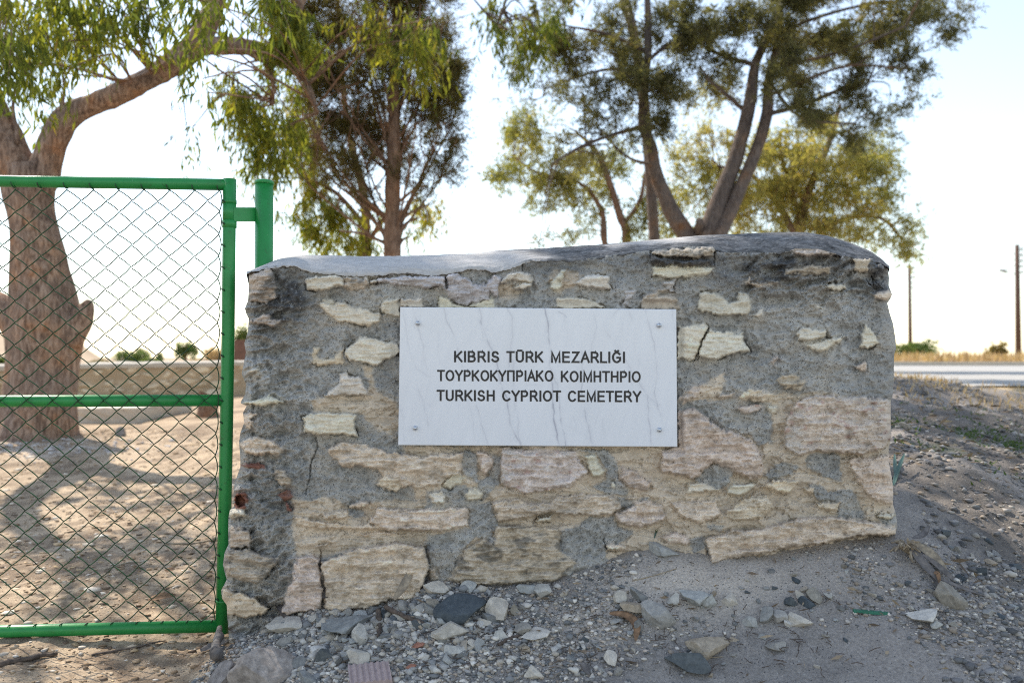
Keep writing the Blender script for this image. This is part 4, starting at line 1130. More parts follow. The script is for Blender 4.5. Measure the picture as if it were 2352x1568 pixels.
cl1 = [(50, 60, 90, 80), (60, 160, 80, 70), (130, 60, 80, 70), (30, 225, 45, 40), (200, 60, 70, 70), (215, 120, 55, 50, .8), (150, 140, 60, 50, .7), (270, 60, 60, 60), (265, 130, 45, 45, .8), (330, 30, 65, 45), (385, 45, 50, 40, .8), (440, 15, 60, 35, .8), (180, 190, 50, 35, .5), (270, 280, 14, 22, .5), (100, 240, 25, 40, .4),
       (462, 160, 34, 50, .8, -.5), (450, 250, 18, 50, .5), (530, 30, 80, 45), (600, 35, 80, 55), (560, 180, 50, 50, .7), (595, 240, 55, 65), (612, 310, 48, 55), (650, 210, 50, 80, .9), (560, 285, 25, 35, .8), (690, 100, 55, 60, .9), (670, 330, 40, 60, .7), (440, 300, 14, 30, .6), (640, 20, 60, 50),
       (985, 110, 28, 70, .8, -.6), (960, 30, 40, 50, .7, -.6), (860, 40, 80, 50, .4, -.5)]
cl1 = [q if i >= 18 else (q[0], q[1] - 62, q[2] * .95, q[3] * .62, (q[4] if len(q) > 4 else 1.0) * .55, -2.3) for i, q in enumerate(cl1) if i not in (5, 8, 12, 13)] + [(40, 150, 70, 50, .7), (130, 90, 60, 40, .6), (230, 80, 50, 40, .6)]   # the left sprays hang towards the gate
foliage(lv, tw, cl1, D1, 'droop', 0.85, (0.118, 0.020), anc, 0.38)
# unseen crown above the frame, clumps added to shade bank, gate and coping
foliage(lv, tw, [(x_, y_, 190, 150, k_) for x_, y_, k_ in ((-300, -100, .05), (0, -160, .05), (300, -200, .07), (600, -180, .12), (150, -420, .04), (500, -460, .10), (-150, -420, .20), (-100, -520, .25), (820, -260, .12), (700, -500, .35), (820, -600, .40), (930, -540, .40), (900, -720, .35), (1020, -640, .35), (-110, -1080, .55), (40, -1120, .55), (180, -1060, .55), (60, -960, .45), (300, -1080, .45))], D1, 'droop', 0.6, (0.20, 0.05), anc, 0.42, 1.3)
tag(tw.build('twigs', M['cyp_bark'], t1), kind='stuff'); lv.build('crown', M['euc_leaf'], t1)

# --- the bare-bottomed cypress
D2 = 10.0
t2 = empty('cypress_tree', P(900, 960, D2)); tag(t2, 'brown half dead cypress with many bare rising branches directly behind the pale coping', 'tree', 'trees of the cemetery')
b = MB(); an = []
an.append(limb(b, [(900, 985, 30), (900, 900, 24), (900, 590, 20), (901, 530, 20), (901, 460, 18), (904, 350, 15), (906, 200, 12), (909, 50, 10), (910, -150, 8), (912, -420, 4)], D2, 16, 5, .10, seed=21))
r2 = np.random.default_rng(5)
ends = [(745, 300), (690, 250), (800, 190), (850, 140), (965, 270), (1005, 330), (1035, 290), (820, 320), (775, 410), (935, 240), (990, 190), (730, 360), (860, 250), (880, 200), (950, 330), (705, 420), (790, 250), (1020, 400), (925, 150), (840, 380), (765, 180), (1000, 110), (830, 60), (960, 60), (720, 300), (780, 330), (870, 120), (985, 360), (690, 330), (940, 100), (815, 130), (895, 90), (740, 230)]
for ex, ey in ends:
    y0 = min(575, ey + r2.uniform(130, 280)); y0 = max(y0, ey + 90)
    x0 = 901 + r2.normal(0, 6); mx_ = x0 + (ex - x0) * r2.uniform(.40, .55); my = y0 + (ey - y0) * r2.uniform(.35, .5)
    dz_ = r2.normal(0, .5)
    an.append(limb(b, [(x0, y0, r2.uniform(2.2, 4.2)), (mx_, my, r2.uniform(2.2, 3.2), dz_ * .4), (ex, ey, 1.6, dz_), (ex + (ex - mx_) * .3, ey - 50, 1.0, dz_ * 1.2)], D2, 6, 4, .10, seed=int(ex)))
    for _ in range(3):
        t = r2.uniform(.3, .95); sx, sy = mx_ + (ex - mx_) * t, my + (ey - my) * t
        limb(b, [(sx, sy, 2.0, dz_ * t), (sx + r2.normal(0, 26), sy - r2.uniform(30, 80), 1.4, dz_ + r2.normal(0, .2)), (sx + r2.normal(0, 45), sy - r2.uniform(80, 140), .7, dz_ + r2.normal(0, .3))], D2, 4, 3, 0)
for x0, y0, x1, y1 in ((893, 545, 820, 480), (888, 560, 780, 530), (908, 540, 960, 500), (905, 520, 985, 470), (890, 500, 800, 440), (912, 570, 940, 545)):
    limb(b, [(x0, y0, 5), ((x0 + x1) / 2, (y0 + y1) / 2 - 8, 3.5), (x1, y1, 2)], D2, 6, 4, .1)
b.build('trunk', M['cyp_bark'], t2); anc = np.concatenate(an)
lv, tw = Leaves(), MB()
cl2 = [(870, 30, 140, 70, 1.1), (790, 120, 90, 70), (960, 110, 75, 80), (720, 190, 55, 60, .9), (770, 240, 60, 60, .9), (1000, 210, 48, 70), (890, 120, 70, 50), (910, 240, 90, 60, .7), (1022, 310, 30, 45, .9), (1012, 385, 34, 35, .7), (800, 330, 75, 55, .7), (740, 320, 45, 60, .8), (955, 320, 45, 50, .6), (840, 400, 70, 40, .5), (1040, 160, 16, 50, .7), (730, 90, 70, 60, .9), (960, 420, 50, 40, .4), (890, 340, 60, 50, .5), (1035, 250, 24, 40, .8), (780, 410, 40, 40, .5), (1000, 30, 40, 60), (830, 190, 40, 40, .5)]
foliage(lv, tw, cl2, D2, 'tuft', 1.15, (0.060, 0.011), anc, 0.5)
foliage(lv, tw, [(x_, y_, w_, 150, k_) for x_, y_, w_, k_ in ((880, -100, 150, .2), (820, -260, 170, .3), (950, -280, 170, .3), (860, -440, 220, .42), (780, -580, 200, .42), (960, -600, 200, .42), (860, -740, 190, .40), (700, -480, 150, .35))], D2, 'tuft', 0.5, (0.16, 0.05), anc, 0.5, 1.2)  # unseen cypress top, thickened and spread to shade the right bank
tag(tw.build('twigs', M['cyp_bark'], t2), kind='stuff'); lv.build('crown', M['cyp_leaf'], t2)

# --- yellow-green eucalyptus standing behind the cypress
D2b = 13.0
t2b = empty('eucalyptus_tree', P(835, 930, D2b)); tag(t2b, 'slender yellowing eucalyptus whose low drooping leaves hang around the cypress trunk', 'tree', 'trees of the cemetery')
b = MB(); an = [limb(b, [(850, 945, 15), (846, 760, 13), (842, 600, 12), (835, 450, 10), (800, 300, 8), (780, 100, 6), (770, -200, 4)], D2b, 12, 5, .08, seed=31),
               limb(b, [(838, 520, 7), (780, 450, 5), (730, 420, 4), (690, 410, 2)], D2b, 8, 4, .05), limb(b, [(842, 560, 6), (900, 480, 5), (960, 430, 3), (985, 430, 2)], D2b, 8, 4, .05)]
b.build('trunk', M['cyp_bark'], t2b); lv, tw = Leaves(), MB()
foliage(lv, tw, [(690, 420, 40, 50, .9), (710, 480, 60, 45), (745, 520, 50, 42), (795, 560, 50, 28, .8), (730, 385, 40, 45, .9), (970, 470, 38, 45, .8), (940, 500, 25, 35, .6), (840, 540, 35, 30, .8), (600, 380, 30, 40, .6), (720, 300, 50, 50, .7), (670, 260, 40, 50, .7), (760, 450, 40, 40, .7), (1000, 500, 20, 22, .5), (660, 480, 24, 30, .6), (690, 330, 40, 50, .7), (800, 480, 50, 35, .6), (860, 480, 40, 30, .4), (770, 540, 60, 25, .7)], D2b, 'droop', .62, (.13, .024), np.concatenate(an), 0.58)
tag(tw.build('twigs', M['cyp_bark'], t2b), kind='stuff'); lv.build('crown', M['euc_leaf'], t2b)

# --- casuarina with three stems right of centre
D3 = 12.0
t3 = empty('casuarina_tree', P(1622, 905, D3)); tag(t3, 'grey barked tree with three stems rising behind the dark end of the coping', 'tree', 'trees of the cemetery')
b = MB(); an = []
an.append(limb(b, [(1622, 925, 56), (1620, 800, 44), (1618, 640, 40), (1616, 585, 40), (1616, 555, 36)], D3, 18, 4, .05, seed=41))
A3 = [(1600, 570, 24), (1574, 536, 21), (1546, 491, 20), (1526, 447, 17), (1506, 395, 15), (1494, 334, 14), (1478, 282, 12), (1480, 201, 10), (1488, 121, 9), (1488, 40, 8), (1480, -120, 6), (1470, -300, 3)]
B3 = [(1625, 570, 27), (1628, 536, 25), (1655, 455, 21), (1683, 383, 18), (1707, 302, 16), (1725, 221, 14), (1737, 141, 11), (1778, 60, 9), (1798, 0, 8), (1830, -140, 5), (1850, -320, 3)]
C3 = [(1640, 560, 20), (1673, 495, 16), (1705, 423, 15), (1741, 334, 14), (1762, 258, 13), (1766, 181, 11), (1786, 100, 9), (1790, 0, 7), (1770, -140, 5), (1750, -340, 3)]
for i_, s3 in enumerate((A3, B3, C3)): an.append(limb(b, s3, D3 - .1 * i_, 14, 5, .06, seed=42 + i_))
b3 = [[(1608, 552, 14), (1606, 525, 12), (1608, 508, 9)], [(1765, 262, 6), (1820, 248, 5), (1866, 233, 5), (1931, 205, 4), (2000, 180, 2)], [(1472, 292, 6), (1400, 312, 4), (1333, 338, 4), (1270, 375, 2)],
      [(1482, 190, 5), (1420, 160, 4), (1350, 170, 3), (1250, 205, 2)], [(1486, 120, 5), (1400, 80, 4), (1300, 60, 2)], [(1735, 150, 6), (1640, 120, 4), (1560, 60, 3)], [(1770, 150, 6), (1850, 140, 4), (1960, 110, 3), (2080, 60, 2)],
      [(1780, 80, 5), (1880, 40, 4), (2000, 10, 3), (2160, 0, 2)], [(1715, 260, 5), (1660, 210, 4), (1620, 180, 2)], [(1488, 140, 5), (1540, 100, 4), (1600, 90, 2)], [(1766, 220, 5), (1860, 180, 4), (1960, 150, 3), (2090, 160, 2)], [(1503, 380, 5), (1440, 360, 3), (1380, 300, 2)], [(1768, 190, 4), (1840, 270, 3), (1960, 285, 2)]]
for i_, s3 in enumerate(b3): an.append(limb(b, [(q[0], q[1], q[2], (k * .25 - .1) * (1 if i_ % 2 else -1)) for k, q in enumerate(s3)], D3, 8, 5, .05, seed=50 + i_))
b.build('trunk', M['pine_bark'], t3); anc = np.concatenate(an)
lv, tw = Leaves(), MB()
cl3 = [(1300, 50, 80, 50, .8), (1250, 160, 60, 50, .7), (1200, 210, 35, 20, .7), (1380, 150, 75, 55, .8), (1450, 60, 75, 55, .8), (1560, 50, 80, 55), (1560, 165, 65, 50, .9), (1480, 220, 55, 40, .9), (1410, 235, 45, 35, .9), (1330, 220, 55, 30, .7), (1650, 80, 75, 65), (1640, 205, 55, 45, .8), (1760, 40, 90, 55, 1.1), (1850, 120, 85, 65, 1.1), (1900, 35, 95, 50), (1960, 120, 75, 55), (2050, 55, 80, 50, .9), (2130, 60, 50, 45, .8), (2185, 25, 45, 35, .7), (1900, 220, 75, 45, .9), (2000, 200, 60, 40, .8), (2080, 165, 45, 38, .7), (2105, 240, 28, 22, .7), (1830, 255, 50, 30, .8), (1700, 130, 50, 50, .8), (1800, 190, 50, 50, .9), (1960, 285, 48, 40, .8), (2040, 290, 30, 30, .6), (1340, 335, 55, 30, .6), (1400, 300, 48, 30, .7), (1440, 330, 30, 30, .5), (1500, 300, 50, 40, .7), (1270, 100, 45, 30, .6), (1350, 390, 45, 25, .5), (1270, 560, 45, 14, .5), (2020, 130, 40, 40, .7), (1620, 130, 60, 30, .8)]
foliage(lv, tw, cl3, D3, 'tuft', 1.05, (0.085, 0.015), anc, 0.45)
foliage(lv, tw, [(x_, y_, 170, 130, .12) for x_, y_ in ((1350, -120), (1600, -140), (1850, -130), (2080, -110), (1480, -320), (1760, -340), (1980, -300), (1620, -520))], D3, 'tuft', 0.6, (0.20, 0.06), anc, 0.45, 1.3)
tag(tw.build('twigs', M['pine_bark'], t3), kind='stuff'); lv.build('crown', M['pine_leaf'], t3)

# --- eucalyptus spray between the two groups belongs to a tree mostly above the frame
D3b = 9.0
t3b = empty('eucalyptus_tree', np.array([2.6, 14.0, float(gz(2.6, 14.0))])); tag(t3b, 'tall eucalyptus whose dark hanging sprays dip in at the top between cypress and casuarina', 'tree', 'trees of the cemetery')
b = MB(); an = [limb(b, [(1515, 900, 14, 5), (1500, 500, 13, 5), (1460, 100, 12, 5), (1380, -120, 10, 3.5), (1280, -200, 8, 1.5), (1210, -130, 5, .3), (1170, -20, 3), (1140, 60, 2)], D3b, 10, 6, .06, seed=71)]
b.build('trunk', M['pine_bark'], t3b); lv, tw = Leaves(), MB()
foliage(lv, tw, [(1180, 20, 55, 45, 1.0), (1215, 90, 40, 45, .9), (1150, 70, 32, 38, .8), (1190, 150, 30, 30, .6), (1240, 30, 45, 40, .8), (1120, 50, 18, 22, .5), (1300, -120, 130, 80, .15)], D3b, 'droop', .6, (.115, .020), np.concatenate(an), 0.25)
tag(tw.build('twigs', M['pine_bark'], t3b), kind='stuff'); lv.build('crown', M['euc_leaf'], t3b)

# --- golden trees behind
D4 = 17.0
def golden(name, label, trunks, clumps, tone, base, dens=.9):
    t = empty(name, base); tag(t, label, 'tree', 'trees of the cemetery')
    b = MB(); an = [limb(b, s_, D4, 8, 5, .06, seed=80 + i) for i, s_ in enumerate(trunks)]
    b.build('trunk', M['cyp_bark'], t); lv, tw = Leaves(), MB()
    foliage(lv, tw, clumps, D4, 'airy', dens, (.115, .026), np.concatenate(an), tone, 1.6)
    tag(tw.build('twigs', M['cyp_bark'], t), kind='stuff'); lv.build('crown', M['gold_leaf'], t)
golden('sunlit_tree', 'sunlit yellow green tree glowing behind the curved left stem of the three stemmed tree', [[(1445, 890, 13), (1440, 560, 11), (1425, 500, 9), (1401, 423, 8), (1370, 350, 6), (1320, 300, 3)], [(1390, 570, 7), (1381, 483, 6), (1330, 420, 4), (1240, 400, 3), (1180, 360, 2)], [(1430, 520, 6), (1470, 460, 5), (1480, 400, 3)], [(1442, 600, 8), (1390, 560, 7), (1385, 480, 5)]],
       [(1190, 285, 35, 35), (1205, 340, 50, 45), (1165, 390, 40, 38, .9), (1290, 380, 60, 48), (1250, 430, 50, 38, .8), (1390, 400, 60, 50, .8), (1450, 480, 50, 40, .7), (1350, 470, 55, 35, .6), (1240, 290, 45, 28, .7), (1460, 540, 40, 20, .7), (1330, 530, 50, 16, .35), (1220, 470, 25, 25, .4), (1150, 430, 20, 18, .4), (1300, 450, 40, 30, .5), (1430, 360, 40, 40, .6)], 0.42, P(1445, 880, D4))
golden('sunlit_tree', 'broad golden backlit tree spreading behind the two right stems towards the road', [[(1850, 890, 20), (1840, 700, 17), (1835, 540, 14), (1860, 430, 10), (1900, 340, 7), (1930, 240, 4)], [(1838, 560, 9), (1780, 460, 8), (1720, 400, 5), (1640, 380, 3)], [(1840, 580, 8), (1920, 510, 6), (2020, 500, 4), (2080, 560, 3)], [(1838, 500, 7), (1800, 380, 5), (1790, 300, 3)]],
       [(1580, 340, 50, 50, .7), (1600, 420, 60, 55, .9), (1565, 490, 45, 42, .9), (1690, 480, 50, 50, .8), (1750, 420, 60, 65), (1800, 350, 70, 60), (1900, 350, 80, 55), (1850, 440, 80, 55), (1960, 400, 65, 55), (2000, 340, 48, 45, .8), (1820, 510, 65, 35), (1920, 500, 75, 45), (2000, 465, 48, 40, .8), (2035, 525, 50, 35, .8), (2085, 560, 40, 34, .8), (2100, 590, 20, 14, .6), (1660, 320, 50, 40, .6), (1960, 540, 40, 20, .8), (1740, 520, 50, 25, .7), (1640, 500, 40, 30, .9), (1870, 280, 50, 40, .5), (1620, 260, 40, 40, .4), (2050, 420, 24, 30, .6), (2110, 520, 18, 15, .5), (1720, 360, 60, 50, .5), (1690, 420, 60, 60, .6), (1900, 420, 80, 60, .6), (1960, 470, 70, 40, .6), (1780, 470, 60, 50, .6), (1540, 540, 40, 20, .6), (1700, 540, 60, 18, .6), (1500, 440, 40, 40, .4), (1990, 400, 50, 50, .5)], 0.58, P(1850, 880, D4), .78)

# ------------------------------------------------------------------ things inside the cemetery
def bed(px_, py_, d, sink=0.0):
    p = P(px_, py_, d); return np.array([p[0], p[1], float(gz(p[0], p[1])) - sink])

# boundary wall: individual courses of stones pressed out of mortar, with a pale coping
bw = empty('boundary_wall', P(250, 930, 12.4)); tag(bw, 'long low stone boundary wall with a pale coping across the far side of the cemetery', 'wall')
n_ = 360; m_ = 46
u_ = np.linspace(-700, 1180, n_)[None]; v_ = np.linspace(0, 1, m_)[:, None]
d_ = np.interp(u_, [-700, -60, 600, 1180], [10.0, 11.5, 15.0, 18.5])
ytop = np.interp(u_, [-700, -60, 600, 1180], [856, 852, 838, 836]); ybot = np.interp(u_, [-700, -60, 600, 1180], [990, 955, 925, 915])
U = u_ + 0 * v_; Yw = ytop + (ybot - ytop) * v_; Dw = d_ + 0 * v_
rr = np.random.default_rng(3); sx = rr.uniform(-700, 1180, 520); sy = rr.uniform(0, 1, 520); ss = rr.uniform(.7, 1.3, 520); stn = rr.uniform(0, 1, 520)
best = np.full(U.shape, 1e9); sec = best.copy(); idx = np.zeros(U.shape, int)
wu = U + 9 * fbm2(U / 30, Yw / 18, 61, 3); wv_ = v_ + 0.05 * fbm2(U / 30, Yw / 18, 62, 3)
for i in range(520):
    q = ((wu - sx[i]) / 34) ** 2 + ((wv_ - sy[i]) / .17) ** 2; q = np.sqrt(q) * ss[i]
    nb = q < best; sec = np.where(nb, best, np.minimum(sec, q)); idx = np.where(nb, i, idx); best = np.where(nb, q, best)
gap = sstep(0.10, 0.34, sec - best) * (stn[idx] > .22)
c1 = np.array([0.82, 0.71, 0.54]); c2 = np.array([0.60, 0.47, 0.32]); mort = np.array([0.46, 0.36, 0.25])
sc_ = c2 + (c1 - c2) * np.clip(stn[idx] * 1.25 - .2, 0, 1)[..., None]
cw_ = mort * (1 - gap[..., None]) + sc_ * gap[..., None]; cw_ = cw_ * (1 + .22 * fbm2(U / 25, Yw / 12, 63, 4)[..., None])
Vw = P(U, Yw, Dw - 0.045 * gap - 0.02 * fbm2(U / 12, Yw / 8, 64, 3))
backv = Vw.copy(); backv[..., 1] += 0.4
fw = grid_faces(m_, n_)[:, ::-1]
fall = np.concatenate([fw, grid_faces(m_, n_) + n_ * m_])
ends_ = [(j * n_ + e, (j + 1) * n_ + e, (j + 1) * n_ + e + n_ * m_, j * n_ + e + n_ * m_) for j in range(m_ - 1) for e in (0, n_ - 1)]
tops_ = [(i, i + 1, i + 1 + n_ * m_, i + n_ * m_) for i in range(n_ - 1)]
mk('wall_face', np.concatenate([Vw.reshape(-1, 3), backv.reshape(-1, 3)]), np.concatenate([fall, np.array(ends_), np.array(tops_)]), M['wall'], bw, cols=np.concatenate([np.concatenate([cw_.reshape(-1, 3)] * 2), np.full((2 * n_ * m_, 1), .1)], 1))
b = MB(); pv = []
for i in range(0, n_, 6):
    x_, d0_, y0_ = U[0, i], Dw[0, i], Yw[0, i]
    lo = P(x_, y0_, d0_); hgt = 0.075
    prof = [(-.07, -.005), (-.075, hgt * .7), (-.05, hgt), (.2, hgt + .02), (.45, hgt), (.47, 0)]
    pv += [lo + np.array([0, a, h + .006 * rr.normal()]) for a, h in prof]
k6 = len(range(0, n_, 6))
b.add(pv, [(i * 6 + j, (i + 1) * 6 + j, (i + 1) * 6 + (j + 1) % 6, i * 6 + (j + 1) % 6) for i in range(k6 - 1) for j in range(6)] + [tuple(range(6)), tuple((k6 - 1) * 6 + j for j in range(6))[::-1]])
b.build('wall_coping', M['concrete'], bw, smooth=False)

def block(name, px0, px1, pyt, pyb, d, depth, mat, label, cat, wob=0.01):
    bm = bmesh.new(); bmesh.ops.create_cube(bm, size=1)
    p0, p1 = P(px0, pyb, d), P(px1, pyt, d)
    bmesh.ops.subdivide_edges(bm, edges=list(bm.edges), cuts=5, use_grid_fill=True)
    for v in bm.verts:
        x, y, z = v.co + Vector((.5, .5, .5))
        n = wob * vn3(x * 6, y * 6, z * 6, 9)
        v.co = Vector((p0[0] + (p1[0] - p0[0]) * x + float(n), d + depth * y + float(n), p0[2] - .06 + (p1[2] - p0[2] + .06) * z + float(n)))
    vs_ = np.array([v.co[:] for v in bm.verts]); bm.verts.index_update(); fs_ = [tuple(v.index for v in f.verts) for f in bm.faces]; bm.free()
    return tag(mk(name, vs_, fs_, mat, origin=((p0[0] + p1[0]) / 2, d + depth / 2, p0[2]), smooth=False), label, cat)
block('grave_kerb', 165, 312, 937, 992, 9.3, 1.6, M['concrete'], 'pale rendered grave kerb low on the ground right of the thick trunk', 'grave')
block('grave_kerb', -160, 14, 940, 996, 9.1, 1.3, M['concrete'], 'pale rendered grave kerb partly hidden left of the thick trunk', 'grave')

st_e = empty('tree_stump', bed(476, 925, 10.2)); tag(st_e, 'short sawn tree stump with a pale slanted cut near the boundary wall', 'stump')
b = MB(); base = np.array(st_e.location); hh = 0.27
zs = [(-.05, .17), (0, .155), (.06, .125), (.15, .115), (hh, .112)]
th = np.linspace(0, 2 * np.pi, 18, endpoint=False); vs_ = []
for z, r_ in zs:
    for q in th: vs_.append(base + np.array([r_ * math.cos(q) * (1 + .07 * math.sin(5 * q)), r_ * math.sin(q), z + (0 if z < hh else -.05 * math.cos(q) - .05 * math.sin(q))]))
b.add(vs_, [(j * 18 + i, j * 18 + (i + 1) % 18, (j + 1) * 18 + (i + 1) % 18, (j + 1) * 18 + i) for j in range(4) for i in range(18)])
b.build('stump_bark', M['cyp_bark'], st_e)
b = MB(); b.add([v + np.array([0, 0, .004]) for v in vs_[-18:]], [tuple(range(18))]); b.build('cut_face', M['cutwood'], st_e, smooth=False)

# ------------------------------------------------------------------ far bushes, trees, poles
def bush(name, px_, pyb, d, w_px, h_px, mat, label, cat='bush', group='bushes and trees far off', n=900, tone=.5, trunk=False):
    base = P(px_, pyb, d); base[2] = float(gz(base[0], base[1])); top = P(px_, pyb - h_px, d)[2]; H_ = top - base[2]; W_ = w_px * d / FPX
    e = empty(name, base); tag(e, label, cat, group)
    b = MB(); nst = 5
    for i in range(nst):
        a = rng.uniform(0, 6.28); q = base + np.array([math.cos(a) * W_ * .3, math.sin(a) * W_ * .3, H_ * (.75 if not trunk else .85)])
        b.tube([base - np.array([0, 0, .05]), base * .5 + q * .5 + rng.normal(0, .05, 3), q], [.03 * H_, .02 * H_, .008 * H_], 5)
    b.build('trunk', M['cyp_bark'], e)
    lv = Leaves(); k = 16; lo_ = .25 if not trunk else .45
    cc = np.stack([rng.uniform(-.75, .75, k) * W_, rng.uniform(-.6, .6, k) * W_, rng.uniform(lo_, .85, k) * H_], -1); cc[:, 2] *= 1 - .35 * (np.abs(cc[:, 0]) / W_)
    u = rng.normal(size=(n, 3)); u /= np.linalg.norm(u, axis=1)[:, None]; u *= rng.uniform(.3, 1, n)[:, None]
    sz = np.array([.38 * W_, .38 * W_, .26 * H_])
    c = base + cc[rng.integers(k, size=n)] + u * sz; c[:, 2] = np.maximum(c[:, 2], base[2] + .02)
    s0 = .16 * math.sqrt(W_ * H_) * math.sqrt(900 / n)
    lv.add(c, rng.normal(size=(n, 3)), rng.uniform(.7, 1.3, n) * s0 * 1.2, rng.uniform(.7, 1.3, n) * s0 * .6, tone + rng.normal(0, .17, n))
    lv.build('crown', mat, e)
bush('roadside_bush', 2118, 820, 46, 50, 42, M['bush_leaf'], 'rounded dark green bush beside the nearer-looking thin pole beyond the road', n=1600)
bush('roadside_bush', 2068, 824, 44, 32, 44, M['bush_leaf'], 'pale green bush peeping past the right edge of the rubble wall', n=1200, tone=.75)
bush('roadside_bush', 2291, 817, 48, 24, 34, M['cyp_leaf'], 'small twiggy brown bush in the dry grass beside the lamp pole', n=420, tone=.8)
bush('distant_tree', 305, 838, 70, 40, 40, M['bush_leaf'], 'hazy grey green tree far behind the boundary wall, widest seen through the mesh', 'tree', n=1300, tone=.45)
bush('distant_tree', 350, 838, 66, 26, 22, M['bush_leaf'], 'low olive tree touching the widest hazy tree behind the boundary wall', 'tree', n=800, tone=.6)
bush('distant_tree', 427, 836, 60, 22, 58, M['bush_leaf'], 'tall round headed tree on a bare stem beside the dry mound', 'tree', n=900, tone=.5, trunk=True)
bush('distant_tree', 366, 836, 80, 8, 30, M['bush_leaf'], 'narrow upright tree standing alone between the two far crowns', 'tree', n=300, tone=.4)
bush('distant_tree', 560, 835, 45, 22, 100, M['bush_leaf'], 'tall pale green tree glimpsed between gate stile and rubble wall', 'tree', n=1200, tone=.7, trunk=True)
bush('distant_tree', 235, 840, 60, 30, 18, M['cyp_leaf'], 'low brown green scrub at the foot of the far hill', 'bush', n=700, tone=.7)
bush('distant_tree', 15, 842, 70, 30, 30, M['bush_leaf'], 'grey green trees low against the far hill left of the thick trunk', 'tree', n=800, tone=.45)
bush('dry_mound', 490, 842, 40, 55, 50, M['grass'], 'rounded mound of dry tan brush behind the boundary wall', 'brush', n=2600, tone=.4)
q0, q1 = P(536, 846, 30), P(700, 780, 30)
b = MB(); b.box((q0[0], 30, -0.2), (q1[0], 30.15, q1[2])); sh = b.build('metal_hoarding', M['rust'], origin=(q0[0], 30, 0), smooth=False); tag(sh, 'dark rust brown sheet fence far off between gate stile and rubble wall', 'fence')

# dry grass beyond the road
lvg = Leaves()
n = 26000; gx_ = rng.uniform(4, 75, n); gy_ = 27.2 + rng.uniform(0, 1, n) ** 1.6 * 22
lay_ = fbm2(gx_ / 5, gy_ / 3, 66, 3); hgt = (0.28 + 0.40 * np.clip(lay_ + .3, 0, 1)) * rng.uniform(.6, 1.3, n)
keep = rng.uniform(0, 1, n) < .5 + lay_
gx_, gy_, hgt = gx_[keep], gy_[keep], hgt[keep]; n = len(gx_)
lvg.add(np.stack([gx_, gy_, gz(gx_, gy_) - .03], -1), np.stack([rng.normal(0, .3, n), rng.normal(0, .3, n), np.ones(n)], -1), hgt, .05 * np.ones(n) + .05 * hgt, .45 + .5 * lay_[keep] + rng.normal(0, .2, n))
g_ = lvg.build('dry_grass', M['grass'], None); tag(g_, 'dry tan grass along the far side of the road', 'grass', kind='stuff')
lvg = Leaves(); n = 5200
gx_ = rng.uniform(2.2, 9, n); gy_ = rng.uniform(5.4, 7.7, n); gk = fbm2(gx_ * .9, gy_ * .9, 67, 3); kk = gk > .0; gx_, gy_ = gx_[kk], gy_[kk]; n = len(gx_)
lvg.add(np.stack([gx_, gy_, gz(gx_, gy_) - .01], -1), np.stack([rng.normal(0, .5, n), rng.normal(0, .5, n), np.ones(n)], -1), rng.uniform(.03, .10, n), .008 * np.ones(n), .6 + rng.normal(0, .25, n))
g_ = lvg.build('verge_grass', M['grass'], None); tag(g_, 'short dry grass on the near verge of the road', 'grass', kind='stuff')
lvg = Leaves(); n = 3200
gx_ = rng.normal(2.75, .5, n); gy_ = rng.normal(4.35, .38, n); gk = fbm2(gx_ * 3, gy_ * 3, 68, 3); kk = (gk > -.3) & (gx_ > 1.9); gx_, gy_ = gx_[kk], gy_[kk]; n = len(gx_)
lvg.add(np.stack([gx_, gy_, gz(gx_, gy_) - .004], -1), np.stack([rng.normal(0, .8, n), rng.normal(0, .8, n), np.ones(n) * .7], -1), rng.uniform(.015, .045, n), .010 * np.ones(n), .3 + rng.normal(0, .2, n))
g_ = lvg.build('green_weeds', M['bush_leaf'], None); tag(g_, 'low green weeds on the shaded stony bank', 'weeds', kind='stuff')

def pole(px_, pyt, d, label, lamp=False, rad=.15):
    t = P(px_, pyt, d); base = np.array([t[0], t[1], float(gz(t[0], t[1])) - .3])
    e = empty('utility_pole', base); tag(e, label, 'pole', 'poles along the road')
    b = MB(); b.tube([base, base * .5 + t * .5, t], [rad, rad * .85, rad * .7], 10); b.build('shaft', M['pole'], e)
    for i in range(5):
        b = MB()
        z = t[2] - .3 - i * .42
        b.tube([(t[0] + .1, t[1], z), (t[0] + .34, t[1], z)], .035, 6); b.tube([(t[0] + .34, t[1], z - .08), (t[0] + .34, t[1], z + .14)], [.09, .06], 8)
        b.build('insulator', M['greymetal'], e)
    if lamp:
        z = t[2] - 2.15
        b = MB(); b.tube(smooth_path([(t[0], t[1], z), (t[0] - .5, t[1], z + .12), (t[0] - .75, t[1], z + .2)], 4), .04, 6); b.build('lamp_arm', M['greymetal'], e)
        b = MB(); b.tube([(t[0] - .7, t[1], z + .18), (t[0] - .85, t[1], z + .22), (t[0] - 1.2, t[1], z + .33), (t[0] - 1.3, t[1], z + .36)], [.05, .12, .10, .04], 8); b.build('lamp_head', M['greymetal'], e)
    return t
ta = pole(2336, 562, 57, 'dark wooden utility pole carrying a street lamp arm beyond the road', True, .20)
tb = pole(2089, 606, 66, 'thin grey utility pole rising beside the rounded green bush', False, .17)
